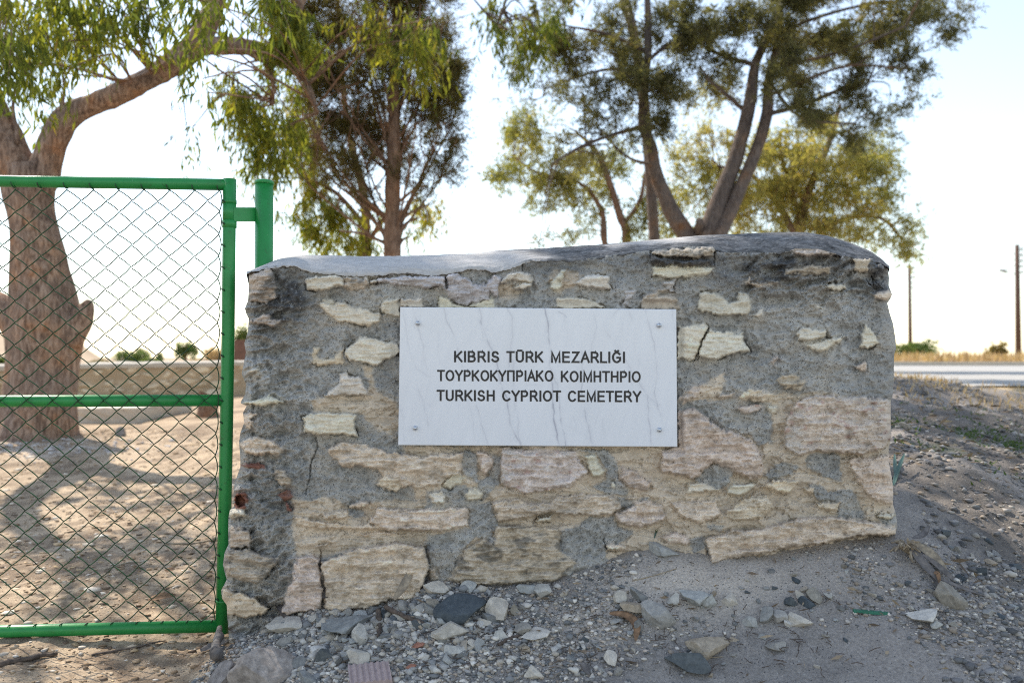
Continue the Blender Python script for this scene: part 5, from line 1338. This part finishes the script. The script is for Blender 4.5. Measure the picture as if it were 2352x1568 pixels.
for i in range(3):
    a, c = ta + np.array([.3, 0, -.4 - .42 * i]), tb + np.array([.3, 0, -.35 - .3 * i])
    t = np.linspace(-.6, 1.9, 50)
    sag = np.where(t <= 1, -4 * .9 * np.clip(t, -.6, 1) * (1 - np.clip(t, -.6, 1)), 4 * .9 * (t - 1) * -(2 - t))
    pts = a[None] * (1 - t[:, None]) + c[None] * t[:, None]; pts[:, 2] += np.where((t >= 0) & (t <= 1), -3.2 * t * (1 - t) , -3.2 * np.mod(t, 1) * (1 - np.mod(t, 1)))
    b = MB(); b.tube(pts, .026, 4, False); o = b.build('overhead_wire', M['cable'])
    tag(o, ['topmost', 'middle', 'lowest'][i] + ' of the thin sagging wires strung between the utility poles', 'wire', 'wires between the poles')

# ------------------------------------------------------------------ loose stones
def rock_mesh(seed, cuts=7, sub=3, rough=.12):
    r_ = np.random.default_rng(seed); bm = bmesh.new(); bmesh.ops.create_icosphere(bm, subdivisions=sub, radius=1)
    v = np.array([q.co[:] for q in bm.verts]); bm.verts.index_update(); f = [tuple(q.index for q in fc_.verts) for fc_ in bm.faces]; bm.free()
    for _ in range(cuts):
        n = r_.normal(size=3); n /= np.linalg.norm(n); k = r_.uniform(.38, .72)
        s = v @ n - k; v = v - np.maximum(s, 0)[:, None] * n * .985
    v *= (1 + rough * fbm3(v[:, 0] * 1.6, v[:, 1] * 1.6, v[:, 2] * 1.6, seed, 4)[:, None] + .03 * vn3(v[:, 0] * 6, v[:, 1] * 6, v[:, 2] * 6, seed)[:, None])
    v /= np.abs(v).max(0)
    return v, f
RM = [rock_mesh(900 + i, 11 + i % 5, 4, .07) for i in range(16)]
RM.append(rock_mesh(950, 5, 5, .22)); RM.append(rock_mesh(951, 3, 4, .16))
def face_down(px_, py_):
    """Where the sight line through a pixel meets the ground."""
    lo, hi = 1.6, 2.74
    ds = np.linspace(lo, 9, 900); p = P(px_ + 0 * ds, py_ + 0 * ds, ds); g = gz(p[:, 0], p[:, 1], False); k = np.argmax(p[:, 2] < g)
    return p[k] if k else p[np.argmin(np.abs(ds - 2.7))]
def stone(px_, py_, w_, h_, mat, label=None, group=None, k=None, name='stone', rot=None, lift=.30, dep=.8):
    """Stone whose middle is seen at (px, py), w x h pixels."""
    k = rng.integers(16) if k is None else k
    v, f = RM[k]
    p = face_down(px_, py_ + h_ * .38)
    s = p[1] / FPX * .46
    rx_, rz_ = w_ * s, h_ * s * 1.05; ry_ = min(rx_, max(rz_, rx_ * dep))
    me = v * np.array([rx_, ry_, rz_]); a = rng.uniform(-.3, .3) if rot is None else rot
    ca, sa = math.cos(a), math.sin(a); me = me @ np.array([[ca, 0, -sa], [0, 1, 0], [sa, 0, ca]]).T
    g = float(gz(p[0], p[1] + ry_ * .3))
    c = np.array([p[0], p[1] + ry_ * .3, g + rz_ * (lift - .12)])
    o = mk(name, me + c, f, M[mat], origin=c, smooth=k > 15)
    o['label'] = label or 'stone'; o['category'] = 'stone'
    if group: o['group'] = group
    return o
NS = [
 (606, 1516, 200, 150, 'boulder', 'big flat weathered boulder sunk in the gravel below the wall corner', 16, 'boulder', .0, .12),
 (502, 1552, 84, 90, 'boulder', 'rough tan boulder leaning against the left side of the big flat boulder', 5, 'boulder', .1, .3),
 (650, 1437, 104, 44, 'stone_pale', 'broken slab of pale render lying at the wall foot near the corner', 7, 'render_slab', .05, .35),
 (792, 1432, 138, 52, 'stone_grey', 'wide flat chunk of grey cement half buried in rubble at the wall foot', 9, 'cement_chunk', 0, .3),
 (1056, 1391, 140, 74, 'stone_dark', 'large smooth blue grey stone lying at the wall foot', 17, 'stone', .12, .22),
 (1040, 1440, 112, 52, 'stone_pale', 'large pale block directly in front of the blue grey stone', 11, 'stone', -.05, .4),
 (1141, 1396, 64, 66, 'stone_pale', 'upright pale grey stone right of the blue grey stone', 4, 'stone', .2, .4),
 (828, 1455, 60, 48, 'stone_pale', 'pale sharp edged stone tilted on the middle of the rubble heap', 1, 'stone', -.6, .5),
 (828, 1503, 66, 66, 'stone_pale', 'squarish pale stone with one dark face low in the rubble heap', 6, 'stone', .2, .5),
 (740, 1500, 52, 42, 'stone_dark', 'greenish dark stone left of the squarish pale stone', 8, 'stone', .3, .5),
 (690, 1516, 44, 30, 'stone_grey', 'rounded grey stone beside the right end of the big boulder', 10, 'stone', 0, .5),
 (705, 1553, 60, 40, 'stone_grey', 'dome shaped grey stone at the bottom edge right of the big boulder', 12, 'stone', 0, .4),
 (648, 1479, 42, 30, 'stone_grey', 'egg shaped grey stone resting on the upper side of the big boulder', 13, 'stone', 0, .6),
 (722, 1485, 38, 28, 'stone_pale', 'oval grey green stone between the boulder and the rubble heap', 14, 'stone', .1, .5),
 (1004, 1455, 46, 30, 'stone_pale', 'flat pale flake left below the large pale block', 15, 'stone', .2, .5),
 (1052, 1493, 74, 42, 'stone_pale', 'angular pale grey stone with a flat top in front of the rubble heap', 0, 'stone', -.15, .45),
 (1150, 1455, 44, 40, 'stone_pale', 'sharp grey chip beside the dark stick', 3, 'stone', .4, .5),
 (1232, 1463, 78, 30, 'stone_pale', 'long tan white stone right of the dark stick', 5, 'stone', -.1, .45),
 (1200, 1450, 48, 34, 'stone_grey', 'grey stone touching the top of the long tan white stone', 7, 'stone', .2, .5),
 (1228, 1556, 48, 32, 'stone_pale', 'pale brick shaped chip at the bottom edge of the gravel', 2, 'stone', -.4, .5),
 (1403, 1517, 38, 44, 'stone_pale', 'upright pale stone in the gravel below the curled brown leaf', 4, 'stone', .1, .5),
 (1510, 1412, 86, 78, 'stone_pale', 'large angular pale grey stone above the end of the curled brown leaf', 1, 'stone', .25, .42),
 (1462, 1412, 82, 34, 'stone_tan', 'brown stone leaning on the large angular pale stone', 6, 'stone', .1, .9),
 (1464, 1440, 32, 34, 'stone_grey', 'small upright stone propping the leaning brown stone', 8, 'stone', 0, .5),
 (1428, 1372, 42, 34, 'stone_pale', 'pale lump in the dust left of the bone shaped stone', 10, 'stone', 0, .5),
 (1470, 1366, 34, 60, 'stone_grey', 'bone shaped grey stone standing in the dust', 12, 'stone', .5, .4),
 (1598, 1381, 82, 50, 'stone_pale', 'larger of two pale grey blocks lying side by side in the dust', 9, 'stone', -.35, .42),
 (1630, 1380, 52, 46, 'stone_pale', 'smaller of two pale grey blocks lying side by side in the dust', 11, 'stone', -.3, .4),
 (1545, 1387, 42, 30, 'stone_pale', 'white lump between the large angular stone and the paired blocks', 13, 'stone', .4, .5),
 (1624, 1483, 128, 60, 'stone_tan', 'broad smooth tan stone half buried in bare earth', 14, 'stone', .05, .25),
 (1574, 1517, 118, 52, 'stone_dark', 'flat dark slate like stone below the broad tan stone', 15, 'stone', -.1, .42),
 (1676, 1374, 44, 48, 'stone_pale', 'tilted white slab right of the paired grey blocks', 0, 'stone', .7, .5),
 (1728, 1420, 46, 32, 'stone_pale', 'cream chip left of the two dark upright chips', 3, 'stone', -.3, .5),
 (1763, 1416, 44, 40, 'stone_grey', 'left one of two dark upright chips', 5, 'stone', .2, .5),
 (1790, 1418, 36, 40, 'stone_grey', 'right one of two dark upright chips', 7, 'stone', -.2, .5),
 (1838, 1429, 68, 36, 'stone_pale', 'triangular pale stone flake in the gravel', 2, 'stone', -.2, .4),
 (1871, 1368, 50, 42, 'stone_tan', 'sandy yellow lump above the dark rounded pebble', 4, 'stone', -.3, .5),
 (1840, 1364, 28, 40, 'stone_pale', 'white jagged lump left of the sandy yellow lump', 6, 'stone', 0, .5),
 (1813, 1384, 42, 28, 'stone_dark', 'dark oval pebble under the white jagged lump', 8, 'stone', 0, .5),
 (1857, 1387, 44, 30, 'stone_dark', 'nearly black rounded pebble under the sandy yellow lump', 12, 'stone', 0, .5),
 (2187, 1371, 96, 56, 'stone_tan', 'pointed grey tan slab across the dry leaf stalks', 1, 'stone', -.5, .35),
 (2127, 1418, 86, 40, 'stone_pale', 'knobbly pale clod right of the green strip', 9, 'stone', 0, .4),
 (2152, 1437, 46, 26, 'stone_pale', 'small pale clod below the knobbly clod', 11, 'stone', 0, .4),
 (1780, 1480, 62, 22, 'stone_grey', 'low grey stone sunk in the bare earth', 13, 'stone', 0, .3),
 (1750, 1260, 62, 34, 'stone_tan', 'tan clod in the dust against the long bottom stone of the wall', 14, 'stone', 0, .4),
 (1690, 1243, 44, 50, 'stone_pale', 'upright pale lump against the long bottom stone of the wall', 10, 'stone', 0, .4),
 (1612, 1245, 84, 44, 'stone_grey', 'cement lump fallen at the gap left of the long bottom stone', 15, 'cement_chunk', .1, .4),
 (1520, 1258, 110, 34, 'stone_pale', 'dusty mound like pale lump by the green sprout', 12, 'stone', -.15, .3),
 (1075, 1345, 44, 30, 'stone_pale', 'white lump against the wall foot above the blue grey stone', 4, 'stone', 0, .5),
 (1000, 1352, 66, 40, 'stone_pale', 'pale stone on end where the big corner stone meets grey cement', 5, 'stone', -.6, .5),
 (1215, 1352, 60, 36, 'stone_pale', 'cream lump at the wall foot under the mottled brown stone', 6, 'stone', .2, .5),
 (1245, 1360, 46, 42, 'stone_pale', 'cream lump right beside the lump under the mottled brown stone', 7, 'stone', 0, .5),
 (1180, 1400, 30, 38, 'stone_tan', 'small upright tan pebble right of the upright pale stone', 8, 'stone', .1, .5),
 (2085, 985, 40, 30, 'stone_tan', 'round tan stone behind the right end of the rubble wall', 12, 'stone', 0, .4),
 (277, 990, 26, 34, 'boulder', 'small upright stone on the sunlit ground beyond the gate', 10, 'stone', 0, .45),
]
for px_, py_, w_, h_, mat_, lab, k, nm, rot, lift in NS:
    stone(px_, py_, w_, h_, mat_, lab, 'stones lying in front of the wall', k, nm, rot, lift)

# many smaller loose stones, each an object of its own
protos = {}
for mname in ('stone_grey', 'stone_pale', 'stone_tan', 'stone_dark'):
    for k in range(6):
        v, f = RM[(k * 3 + len(protos)) % 16]
        o = mk('loose_stone', v, f, M[mname], origin=(0, 0, 0), link=False, smooth=False); protos[(mname, k)] = o
r3 = np.random.default_rng(21)
LAB = dict(stone_grey='small grey stone lying loose in the gravel before the wall', stone_pale='small pale stone lying loose in the gravel before the wall', stone_tan='small tan stone lying loose in the gravel before the wall', stone_dark='small dark stone lying loose in the gravel before the wall')
spots = []
for _ in range(130): spots.append((r3.uniform(620, 1130), r3.uniform(1400, 1520), r3.uniform(14, 40)))
for _ in range(22): spots.append((r3.uniform(700, 1000), r3.uniform(1395, 1450), r3.uniform(22, 44)))
for _ in range(60): spots.append((r3.uniform(1100, 2000), r3.uniform(1360, 1560), r3.uniform(12, 26)))
for _ in range(36): spots.append((r3.uniform(2060, 2350), r3.uniform(1230, 1440), r3.uniform(14, 34)))
for _ in range(14): spots.append((r3.uniform(1700, 2050), r3.uniform(1290, 1380), r3.uniform(12, 24)))
for x_, y_, s_ in spots:
    mname = r3.choice(['stone_grey', 'stone_pale', 'stone_tan', 'stone_dark'], p=[.42, .44, .08, .06] if x_ < 2050 else [.6, .25, .05, .10])
    p = face_down(x_, y_)
    if p[1] > 2.70 and 525 < x_ < 2050: continue
    o = protos[(mname, r3.integers(6))].copy(); COL.objects.link(o)
    rad = s_ * .5 * p[1] / FPX
    o.scale = (rad * r3.uniform(.9, 1.25), rad * r3.uniform(.7, 1.1), rad * r3.uniform(.45, .8))
    o.rotation_euler = (r3.normal(0, .3), r3.normal(0, .3), r3.uniform(0, 6.28))
    o.location = (p[0], p[1], float(gz(p[0], p[1])) + o.scale[2] * .3)
    o['label'] = LAB[mname]; o['category'] = 'stone'; o['group'] = mname.split('_')[1] + ' loose stones'

# gravel: far too many to count
def scatter(name, n, region, size, palette, flat=.6, seed=1, label='', sub=1):
    r_ = np.random.default_rng(seed)
    bm = bmesh.new(); bmesh.ops.create_icosphere(bm, subdivisions=sub, radius=1); v0 = np.array([q.co[:] for q in bm.verts]); bm.verts.index_update(); f0 = np.array([[q.index for q in fc_.verts] for fc_ in bm.faces]); bm.free()
    x, y, keep = region(r_, n); x, y = x[keep], y[keep]; n = len(x)
    s = size[0] + (size[1] - size[0]) * r_.uniform(0, 1, n) ** 3.2
    nv = len(v0)
    v = v0[None] * (1 + .33 * r_.normal(size=(n, nv, 1)).clip(-1.4, 1.6)) * s[:, None, None] * np.stack([r_.uniform(.8, 1.4, n), r_.uniform(.7, 1.1, n), r_.uniform(flat * .7, flat * 1.2, n)], -1)[:, None]
    a = r_.uniform(0, 6.28, n); ca, sa = np.cos(a)[:, None], np.sin(a)[:, None]
    vx = v[..., 0] * ca - v[..., 1] * sa; vy = v[..., 0] * sa + v[..., 1] * ca
    z = gz(x, y) + s * flat * .35
    V_ = np.stack([vx + x[:, None], vy + y[:, None], v[..., 2] + z[:, None]], -1).reshape(-1, 3)
    F_ = (f0[None] + (np.arange(n) * nv)[:, None, None]).reshape(-1, 3)
    pal = np.array(palette); c = pal[r_.integers(len(pal), size=n)] * r_.uniform(.7, 1.2, n)[:, None] * np.array([1.03, .98, .92])
    o = mk(name, V_, F_, M['pebble'], origin=(0, 0, 0), smooth=False, cols=np.repeat(c, nv, 0)); tag(o, label, 'gravel', kind='stuff'); return o
GP = [(.25, .25, .25), (.33, .325, .32), (.19, .20, .21), (.42, .41, .39), (.54, .52, .48), (.60, .57, .53), (.36, .31, .26), (.14, .15, .16), (.29, .27, .255), (.44, .39, .34)]
def reg_front(r_, n):
    x = r_.uniform(-1.0, 1.75, n); y = r_.uniform(2.0, 2.72, n)
    heap = np.exp(-((x + .42) / .36) ** 2 - ((y - 2.55) / .22) ** 2); d = .48 + .6 * heap + .45 * fbm2(x * 4, y * 4, 171, 3)
    dust = np.exp(-((x - .62) / .34) ** 2 - ((y - 2.62) / .12) ** 2); earth_ = np.exp(-((x - .75) / .5) ** 2 - ((y - 2.28) / .12) ** 2)
    return x, y, r_.uniform(0, 1, n) < d - .62 * dust - .52 * earth_ - .22 * sstep(.2, .9, x)
scatter('gravel', 90000, reg_front, (.0015, .0095), GP, .65, 5, 'fine grey and white gravel in front of the wall')
def reg_heap(r_, n):
    x = r_.normal(-.42, .30, n); y = r_.normal(2.52, .13, n); return x, y, (y < 2.70) & (x > -.95)
scatter('gravel', 3000, reg_heap, (.004, .017), [(.29, .295, .30), (.40, .40, .39), (.52, .51, .48), (.62, .60, .56), (.23, .24, .25), (.45, .42, .37)], .6, 15, 'coarse grey and white gravel heaped at the left wall foot')
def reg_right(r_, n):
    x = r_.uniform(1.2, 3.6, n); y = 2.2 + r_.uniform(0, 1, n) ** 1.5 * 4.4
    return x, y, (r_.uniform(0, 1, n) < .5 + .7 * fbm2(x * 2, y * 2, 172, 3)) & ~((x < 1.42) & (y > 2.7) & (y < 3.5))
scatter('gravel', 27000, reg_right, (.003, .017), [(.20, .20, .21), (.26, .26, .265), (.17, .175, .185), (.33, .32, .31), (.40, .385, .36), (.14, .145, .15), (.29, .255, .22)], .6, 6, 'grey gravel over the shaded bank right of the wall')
def reg_left(r_, n):
    x = -1.0 - r_.uniform(0, 1, n) * 4.4; y = 2.2 + r_.uniform(0, 1, n) ** 1.4 * 6.5
    return x, y, r_.uniform(0, 1, n) < .55 + .6 * fbm2(x * 1.5, y * 1.5, 173, 3)
scatter('wood_chips', 42000, reg_left, (.003, .015), [(.38, .29, .20), (.24, .175, .12), (.50, .41, .31), (.58, .53, .47), (.30, .215, .14), (.16, .12, .09), (.44, .33, .21)], .35, 7, 'brown litter and pale chips strewn on the cemetery ground')
def reg_white(r_, n):
    x = r_.normal(-4.35, .55, n); y = r_.normal(7.25, .28, n); return x, y, np.ones(n, bool)
def reg_chips(r_, n):
    x = -1.0 - r_.uniform(0, 1, n) * 4.0; y = 2.9 + r_.uniform(0, 1, n) ** 1.4 * 6; return x, y, r_.uniform(0, 1, n) < .6 + .8 * fbm2(x * 1.2, y * 1.2, 174, 3)
scatter('wood_chips', 1500, reg_chips, (.008, .035), [(.66, .60, .52), (.60, .54, .46), (.45, .34, .22), (.24, .17, .11)], .25, 17, 'larger pale chips and bark scraps on the cemetery ground')
lvd = Leaves(); nl_ = 900; r5 = np.random.default_rng(31)
lx = r5.uniform(1.45, 3.4, nl_); ly = r5.uniform(2.5, 6.0, nl_); kk = fbm2(lx * 2, ly * 2, 175, 3) > -.05; lx, ly = lx[kk], ly[kk]; nl_ = len(lx)
lvd.add(np.stack([lx, ly, gz(lx, ly) + .012], -1), np.stack([r5.normal(0, 1, nl_), r5.normal(0, 1, nl_), r5.normal(0, .15, nl_)], -1), r5.uniform(.03, .09, nl_), r5.uniform(.008, .018, nl_), r5.uniform(0, 1, nl_))
tag(lvd.build('leaf_litter', leaf_mat('litter_leaf', [(0, (.10, .075, .055)), (.6, (.26, .19, .13)), (1, (.40, .32, .23))], .1, .8), None), 'dry leaf litter over the shaded gravel bank', 'litter', kind='stuff')
scatter('white_gravel', 500, reg_white, (.006, .024), [(.62, .60, .60), (.52, .50, .52), (.45, .43, .43)], .6, 8, 'white gravel scattered around the foot of the thick trunk')

# ------------------------------------------------------------------ leaves, sticks and rubbish
def blade(name, pts, w_, mat, label, cat, lift=.012, curl=.25, group=None, d=None):
    """A curled strip through pixel points, lying on the ground."""
    a = []
    for q in pts:
        p = face_down(q[0], q[1]) if d is None else P(q[0], q[1], d)
        if d is None: p = np.array([p[0], p[1], float(gz(p[0], p[1])) + lift + (q[2] if len(q) > 2 else 0)])
        a.append(p)
    a = smooth_path(np.array(a), 6); n = len(a); t = np.linspace(0, 1, n)
    wv2 = w_ * (np.sin(np.pi * np.clip(t * .93 + .05, 0, 1)) ** .6)
    tg = np.gradient(a, axis=0); tg /= np.linalg.norm(tg, axis=1)[:, None] + 1e-9
    view = np.array([0, 0, CAM_H]) - a; view /= np.linalg.norm(view, axis=1)[:, None]
    up = np.array([0, 0, .8]) + view * .7; sd_ = np.cross(tg, up); sd_ /= np.linalg.norm(sd_, axis=1)[:, None] + 1e-9; nn = np.cross(sd_, tg)
    vs_ = []
    for i in range(n):
        for k, q in enumerate((-.5, -.2, .2, .5)):
            vs_.append(a[i] + sd_[i] * wv2[i] * q + nn[i] * wv2[i] * curl * (abs(q) * 2) ** 2 * .5)
    top_ = np.array(vs_); und = top_ - np.repeat(nn, 4, 0) * .0012
    f = [(i * 4 + k, i * 4 + k + 1, (i + 1) * 4 + k + 1, (i + 1) * 4 + k) for i in range(n - 1) for k in range(3)]
    f2 = [tuple(4 * n + j for j in q[::-1]) for q in f]
    rim = [(i * 4 + e, (i + 1) * 4 + e, 4 * n + (i + 1) * 4 + e, 4 * n + i * 4 + e) for i in range(n - 1) for e in (0, 3)]
    o = mk(name, np.concatenate([top_, und]), f + f2 + rim, M[mat], origin=a[0]); return tag(o, label, cat, group)
blade('dry_leaf', [(1400, 1427), (1440, 1432), (1462, 1455), (1460, 1487)], .027, 'deadleaf', 'curled sickle shaped brown eucalyptus leaf on the gravel', 'leaf', .018)
blade('dry_leaf', [(612, 1386, .09), (640, 1424, .03), (668, 1446, .0)], .028, 'greyleaf', 'grey withered leaf hanging down between pale stone and cement at the corner', 'leaf', .02)
blade('dry_leaf', [(682, 1405, .02), (684, 1380, .07), (681, 1360, .10)], .022, 'deadleaf', 'brown leaf standing upright against the cracked corner stone', 'leaf', .01)
blade('dry_leaf', [(730, 1400, .02), (775, 1388, .035), (815, 1400, .02)], .045, 'greyleaf', 'broad grey crumpled leaf below the crack in the corner stone', 'leaf', .02)
blade('dry_leaf', [(905, 1408, .02), (930, 1392, .05), (942, 1372, .07)], .030, 'paleleaf', 'straw coloured bract leaning on the wall foot left of the blue grey stone', 'leaf', .02)
blade('dry_leaf', [(1010, 1478), (1030, 1472)], .016, 'deadleaf', 'small rust brown leaf in the middle of the rubble', 'leaf', .016)
blade('dry_leaf', [(1195, 1500), (1218, 1510)], .024, 'paleleaf', 'small tan leaf beside the reddish pebbles', 'leaf', .012)
blade('dry_leaf', [(340, 1388), (372, 1380), (405, 1378)], .030, 'deadleaf', 'orange brown leaf on the litter just above the bottom rail', 'leaf', .02)
blade('dry_leaf', [(378, 1322), (402, 1318)], .022, 'deadleaf', 'short orange leaf seen through the mesh near the stile', 'leaf', .02)
blade('dry_leaf', [(460, 1497), (500, 1482), (525, 1474)], .03, 'greyleaf', 'dark grey leaf on the earth under the gate corner', 'leaf', .012)
blade('dry_leaf', [(1338, 1536), (1352, 1565)], .022, 'greyleaf', 'grey brown leaf lying in bare earth at the bottom', 'leaf', .01)
blade('agave_leaf', [(2058, 1108), (2056, 1085, .02), (2055, 1066, .05)], .015, 'agave', 'upright blue green leaf tip close to the right end of the wall', 'leaf', .0, .5)
blade('agave_leaf', [(2052, 1120), (2062, 1100, .03), (2078, 1078, .07)], .018, 'agave', 'slanting blue green leaf blade at the right end of the wall', 'leaf', .0, .5)
dp = empty('dead_plant', face_down(2095, 1285)); tag(dp, 'dead yucca like plant with a frayed base and long dry blades on the gravel bank', 'plant')
def part_of(o, e):
    w0 = np.array(o.location); o.parent = e; o.location = w0 - np.array(e.location)
    for k in ('label', 'category', 'group'):
        if k in o: del o[k]
for pts, w_, mt in (([(2090, 1290, .03), (2120, 1320, .02), (2165, 1362, .01)], .030, 'greyleaf'), ([(2100, 1285, .03), (2140, 1310, .03), (2178, 1340, .01)], .034, 'paleleaf'), ([(2120, 1310, .03), (2165, 1335, .02), (2190, 1352, .01)], .020, 'greyleaf'),
                    ([(2098, 1290, .05), (2120, 1278, .05), (2135, 1262, .06)], .022, 'greyleaf'), ([(2150, 1352, .02), (2200, 1368, .01), (2262, 1380, .0)], .013, 'greyleaf'), ([(2110, 1305, .02), (2150, 1350, .01), (2178, 1385, .0)], .020, 'greyleaf'), ([(2146, 1350, .03), (2154, 1352, .03), (2160, 1366, .01)], .013, 'deadleaf')):
    part_of(blade('leaf', pts, w_, mt, None, None), dp)
b = MB(); c = face_down(2085, 1285); c[2] = float(gz(c[0], c[1]))
for i in range(26):
    a = rng.normal(0, .55, 3) + np.array([-.5, -.3, .6]); a /= np.linalg.norm(a); b.tube(smooth_path([c + np.array([.02, 0, .0]), c + a * .03 + np.array([0, 0, .02]), c + a * .055 + rng.normal(0, .008, 3)], 3), [.006, .006, .005, .005, .004, .003, .002], 5)
b.build('frayed_base', M['paleleaf'], dp)

def stick(pts, r_, label, mat='twig', name='stick'):
    a = []
    for q in pts:
        p = face_down(q[0], q[1]); a.append([p[0], p[1], float(gz(p[0], p[1])) + r_ * .8 + (q[2] if len(q) > 2 else 0)])
    a = smooth_path(np.array(a), 5); b = MB(); n = len(a)
    b.tube(a + rng.normal(0, r_ * .15, a.shape), r_ * np.linspace(1, .6, n) * (1 + .15 * rng.normal(size=n)), 7); o = b.build(name, M[mat], origin=a[0]); tag(o, label, 'stick')
stick([(1145, 1492), (1165, 1478), (1194, 1466)], .007, 'dark weathered stick on the gravel pointing at the long tan white stone')
stick([(496, 1535, .02), (499, 1505, .03), (505, 1474, .05)], .017, 'short grey driftwood piece standing by the boulders', 'greyleaf', 'wood_piece')
stick([(885, 1412, .02), (930, 1430, .015), (975, 1448, .01)], .008, 'brown root lying across the rubble left of the large pale block', 'twig', 'root')
stick([(870, 1420, .02), (872, 1448, .01), (868, 1470, .01)], .009, 'dark fibrous root end hanging down the rubble heap', 'twig', 'root')
stick([(1452, 1332), (1500, 1325), (1555, 1312)], .002, 'thin straw lying on the pale dust slope', 'paleleaf', 'straw')
stick([(1380, 1372), (1420, 1362), (1445, 1352)], .002, 'bent straw on the gravel left of the bone shaped stone', 'paleleaf', 'straw')
stick([(1560, 1500), (1600, 1512), (1660, 1510)], .002, 'long bent straw between the curled leaf and the dark slate', 'paleleaf', 'straw')
stick([(0, 1535), (60, 1520), (130, 1500)], .010, 'dark twig on the bare earth under the gate', 'twig', 'twig')
stick([(210, 1500), (300, 1490), (380, 1470)], .004, 'thin brown twig under the bottom rail', 'twig', 'twig')
stick([(380, 1250), (440, 1246), (500, 1242)], .006, 'pale stripped twig on the litter beyond the mesh', 'paleleaf', 'twig')
stick([(240, 1310), (290, 1298), (330, 1296)], .005, 'forked pale twig on the shaded litter', 'paleleaf', 'twig')
r4 = np.random.default_rng(9)
lvm = MB()
for _ in range(330):
    x_, y_ = (r4.uniform(650, 1150), r4.uniform(1400, 1545)) if r4.uniform() < .5 else (r4.uniform(1100, 2000), r4.uniform(1380, 1560))
    p = face_down(x_, y_)
    if p[1] > 2.7: continue
    a = r4.uniform(0, 6.28); L_ = r4.uniform(.01, .04); q = p + np.array([math.cos(a) * L_, math.sin(a) * L_ * .6, 0])
    p[2] = float(gz(p[0], p[1])) + .008; q[2] = float(gz(q[0], q[1])) + .008 + r4.uniform(0, .01)
    lvm.tube([p, (p + q) / 2 + r4.normal(0, .003, 3), q], .0013, 4)
o = lvm.build('debris', M['twig'], origin=(0, 0, 0)); tag(o, 'dark broken twig bits and rootlets strewn over the gravel', 'debris', kind='stuff')

lvf = Leaves(); r6 = np.random.default_rng(41); nf_ = 260
lx = r6.uniform(-.9, 1.5, nf_); ly = r6.uniform(2.05, 2.68, nf_)
lvf.add(np.stack([lx, ly, gz(lx, ly) + .010], -1), np.stack([r6.normal(0, 1, nf_), r6.normal(0, 1, nf_), r6.normal(0, .2, nf_)], -1), r6.uniform(.015, .05, nf_), r6.uniform(.004, .011, nf_), r6.uniform(0, 1, nf_))
tag(lvf.build('leaf_litter', bpy.data.materials['litter_leaf'], None), 'small dry leaf scraps caught in the gravel before the wall', 'litter', kind='stuff')
gp = face_down(2000, 1413); gp[2] = float(gz(gp[0], gp[1])) + .006
b = MB(); b.box((gp[0] - .052, gp[1] - .008, gp[2] - .004), (gp[0] + .052, gp[1] + .008, gp[2] + .004)); o = b.build('plastic_strip', M['greenplastic'], origin=gp, smooth=False); o.rotation_euler = (0, .05, -.08); tag(o, 'short flat dark green strip lying on the gravel', 'strip')
# grooved brick fragment
c = face_down(850, 1560); c[2] = float(gz(c[0], c[1])) + .006
b = MB(); w2, n2 = .062, 7
xs_ = np.linspace(-w2, w2, n2 * 4 + 1); prof_ = [.012 + (.004 if (i % 4) in (0, 1) else 0) for i in range(len(xs_))]
sk = [0.22 * (1) for _ in xs_]
vs_ = []
for x_, z_ in zip(xs_, prof_):
    for yy, zz in ((-.05, -.012), (-.05, z_), (.05, z_), (.05, -.012)): vs_.append((x_ - .35 * yy, yy + .06 * x_, zz))
b.add(np.array(vs_), [(i * 4 + j, i * 4 + (j + 1) % 4, (i + 1) * 4 + (j + 1) % 4, (i + 1) * 4 + j) for i in range(len(xs_) - 1) for j in range(4)] + [(0, 1, 2, 3), tuple(4 * (len(xs_) - 1) + j for j in (3, 2, 1, 0))])
o = mk('brick_fragment', np.concatenate(b.v) + c, b.f, M['pinkbrick'], origin=c, smooth=False); o.rotation_euler = (.18, -.1, -.1); tag(o, 'dusty pink brick fragment with parallel grooves at the bottom of the gravel', 'brick')
for px_, py_, w_, lab in ((960, 1490, 34, 'red brick crumb wedged in the rubble below the large pale block'), (944, 1549 - 12, 26, 'flat red brick flake low on the gravel right of the squarish pale stone')):
    v, f = RM[5]; p = face_down(px_, py_); s = w_ * .5 * p[1] / FPX; p[2] = float(gz(p[0], p[1])) + s * .3
    o = mk('brick_crumb', v * np.array([s, s * .7, s * .4]) + p, f, M['brick'], origin=p, smooth=False); tag(o, lab, 'brick')
# green sprout in the dust
c = face_down(1505, 1262); c[2] = float(gz(c[0], c[1])); b = MB(); b.tube(smooth_path([c, c + np.array([-.004, 0, .03]), c + np.array([.004, 0, .058])], 4), .003, 6)
e = empty('sprout', c); tag(e, 'tiny dark green sprout at the foot of the wall in the dust', 'plant'); b.build('stem', M['agave'], e)
lv = Leaves(); lv.add(np.array([c + np.array([.003, 0, .05])] * 3), np.array([[.4, -.2, 1], [-.3, -.2, .9], [.1, -.5, 1.]]), np.array([.022, .018, .02]), np.array([.011] * 3), np.array([.4, .5, .6])); lv.build('leaves', M['bush_leaf'], e)
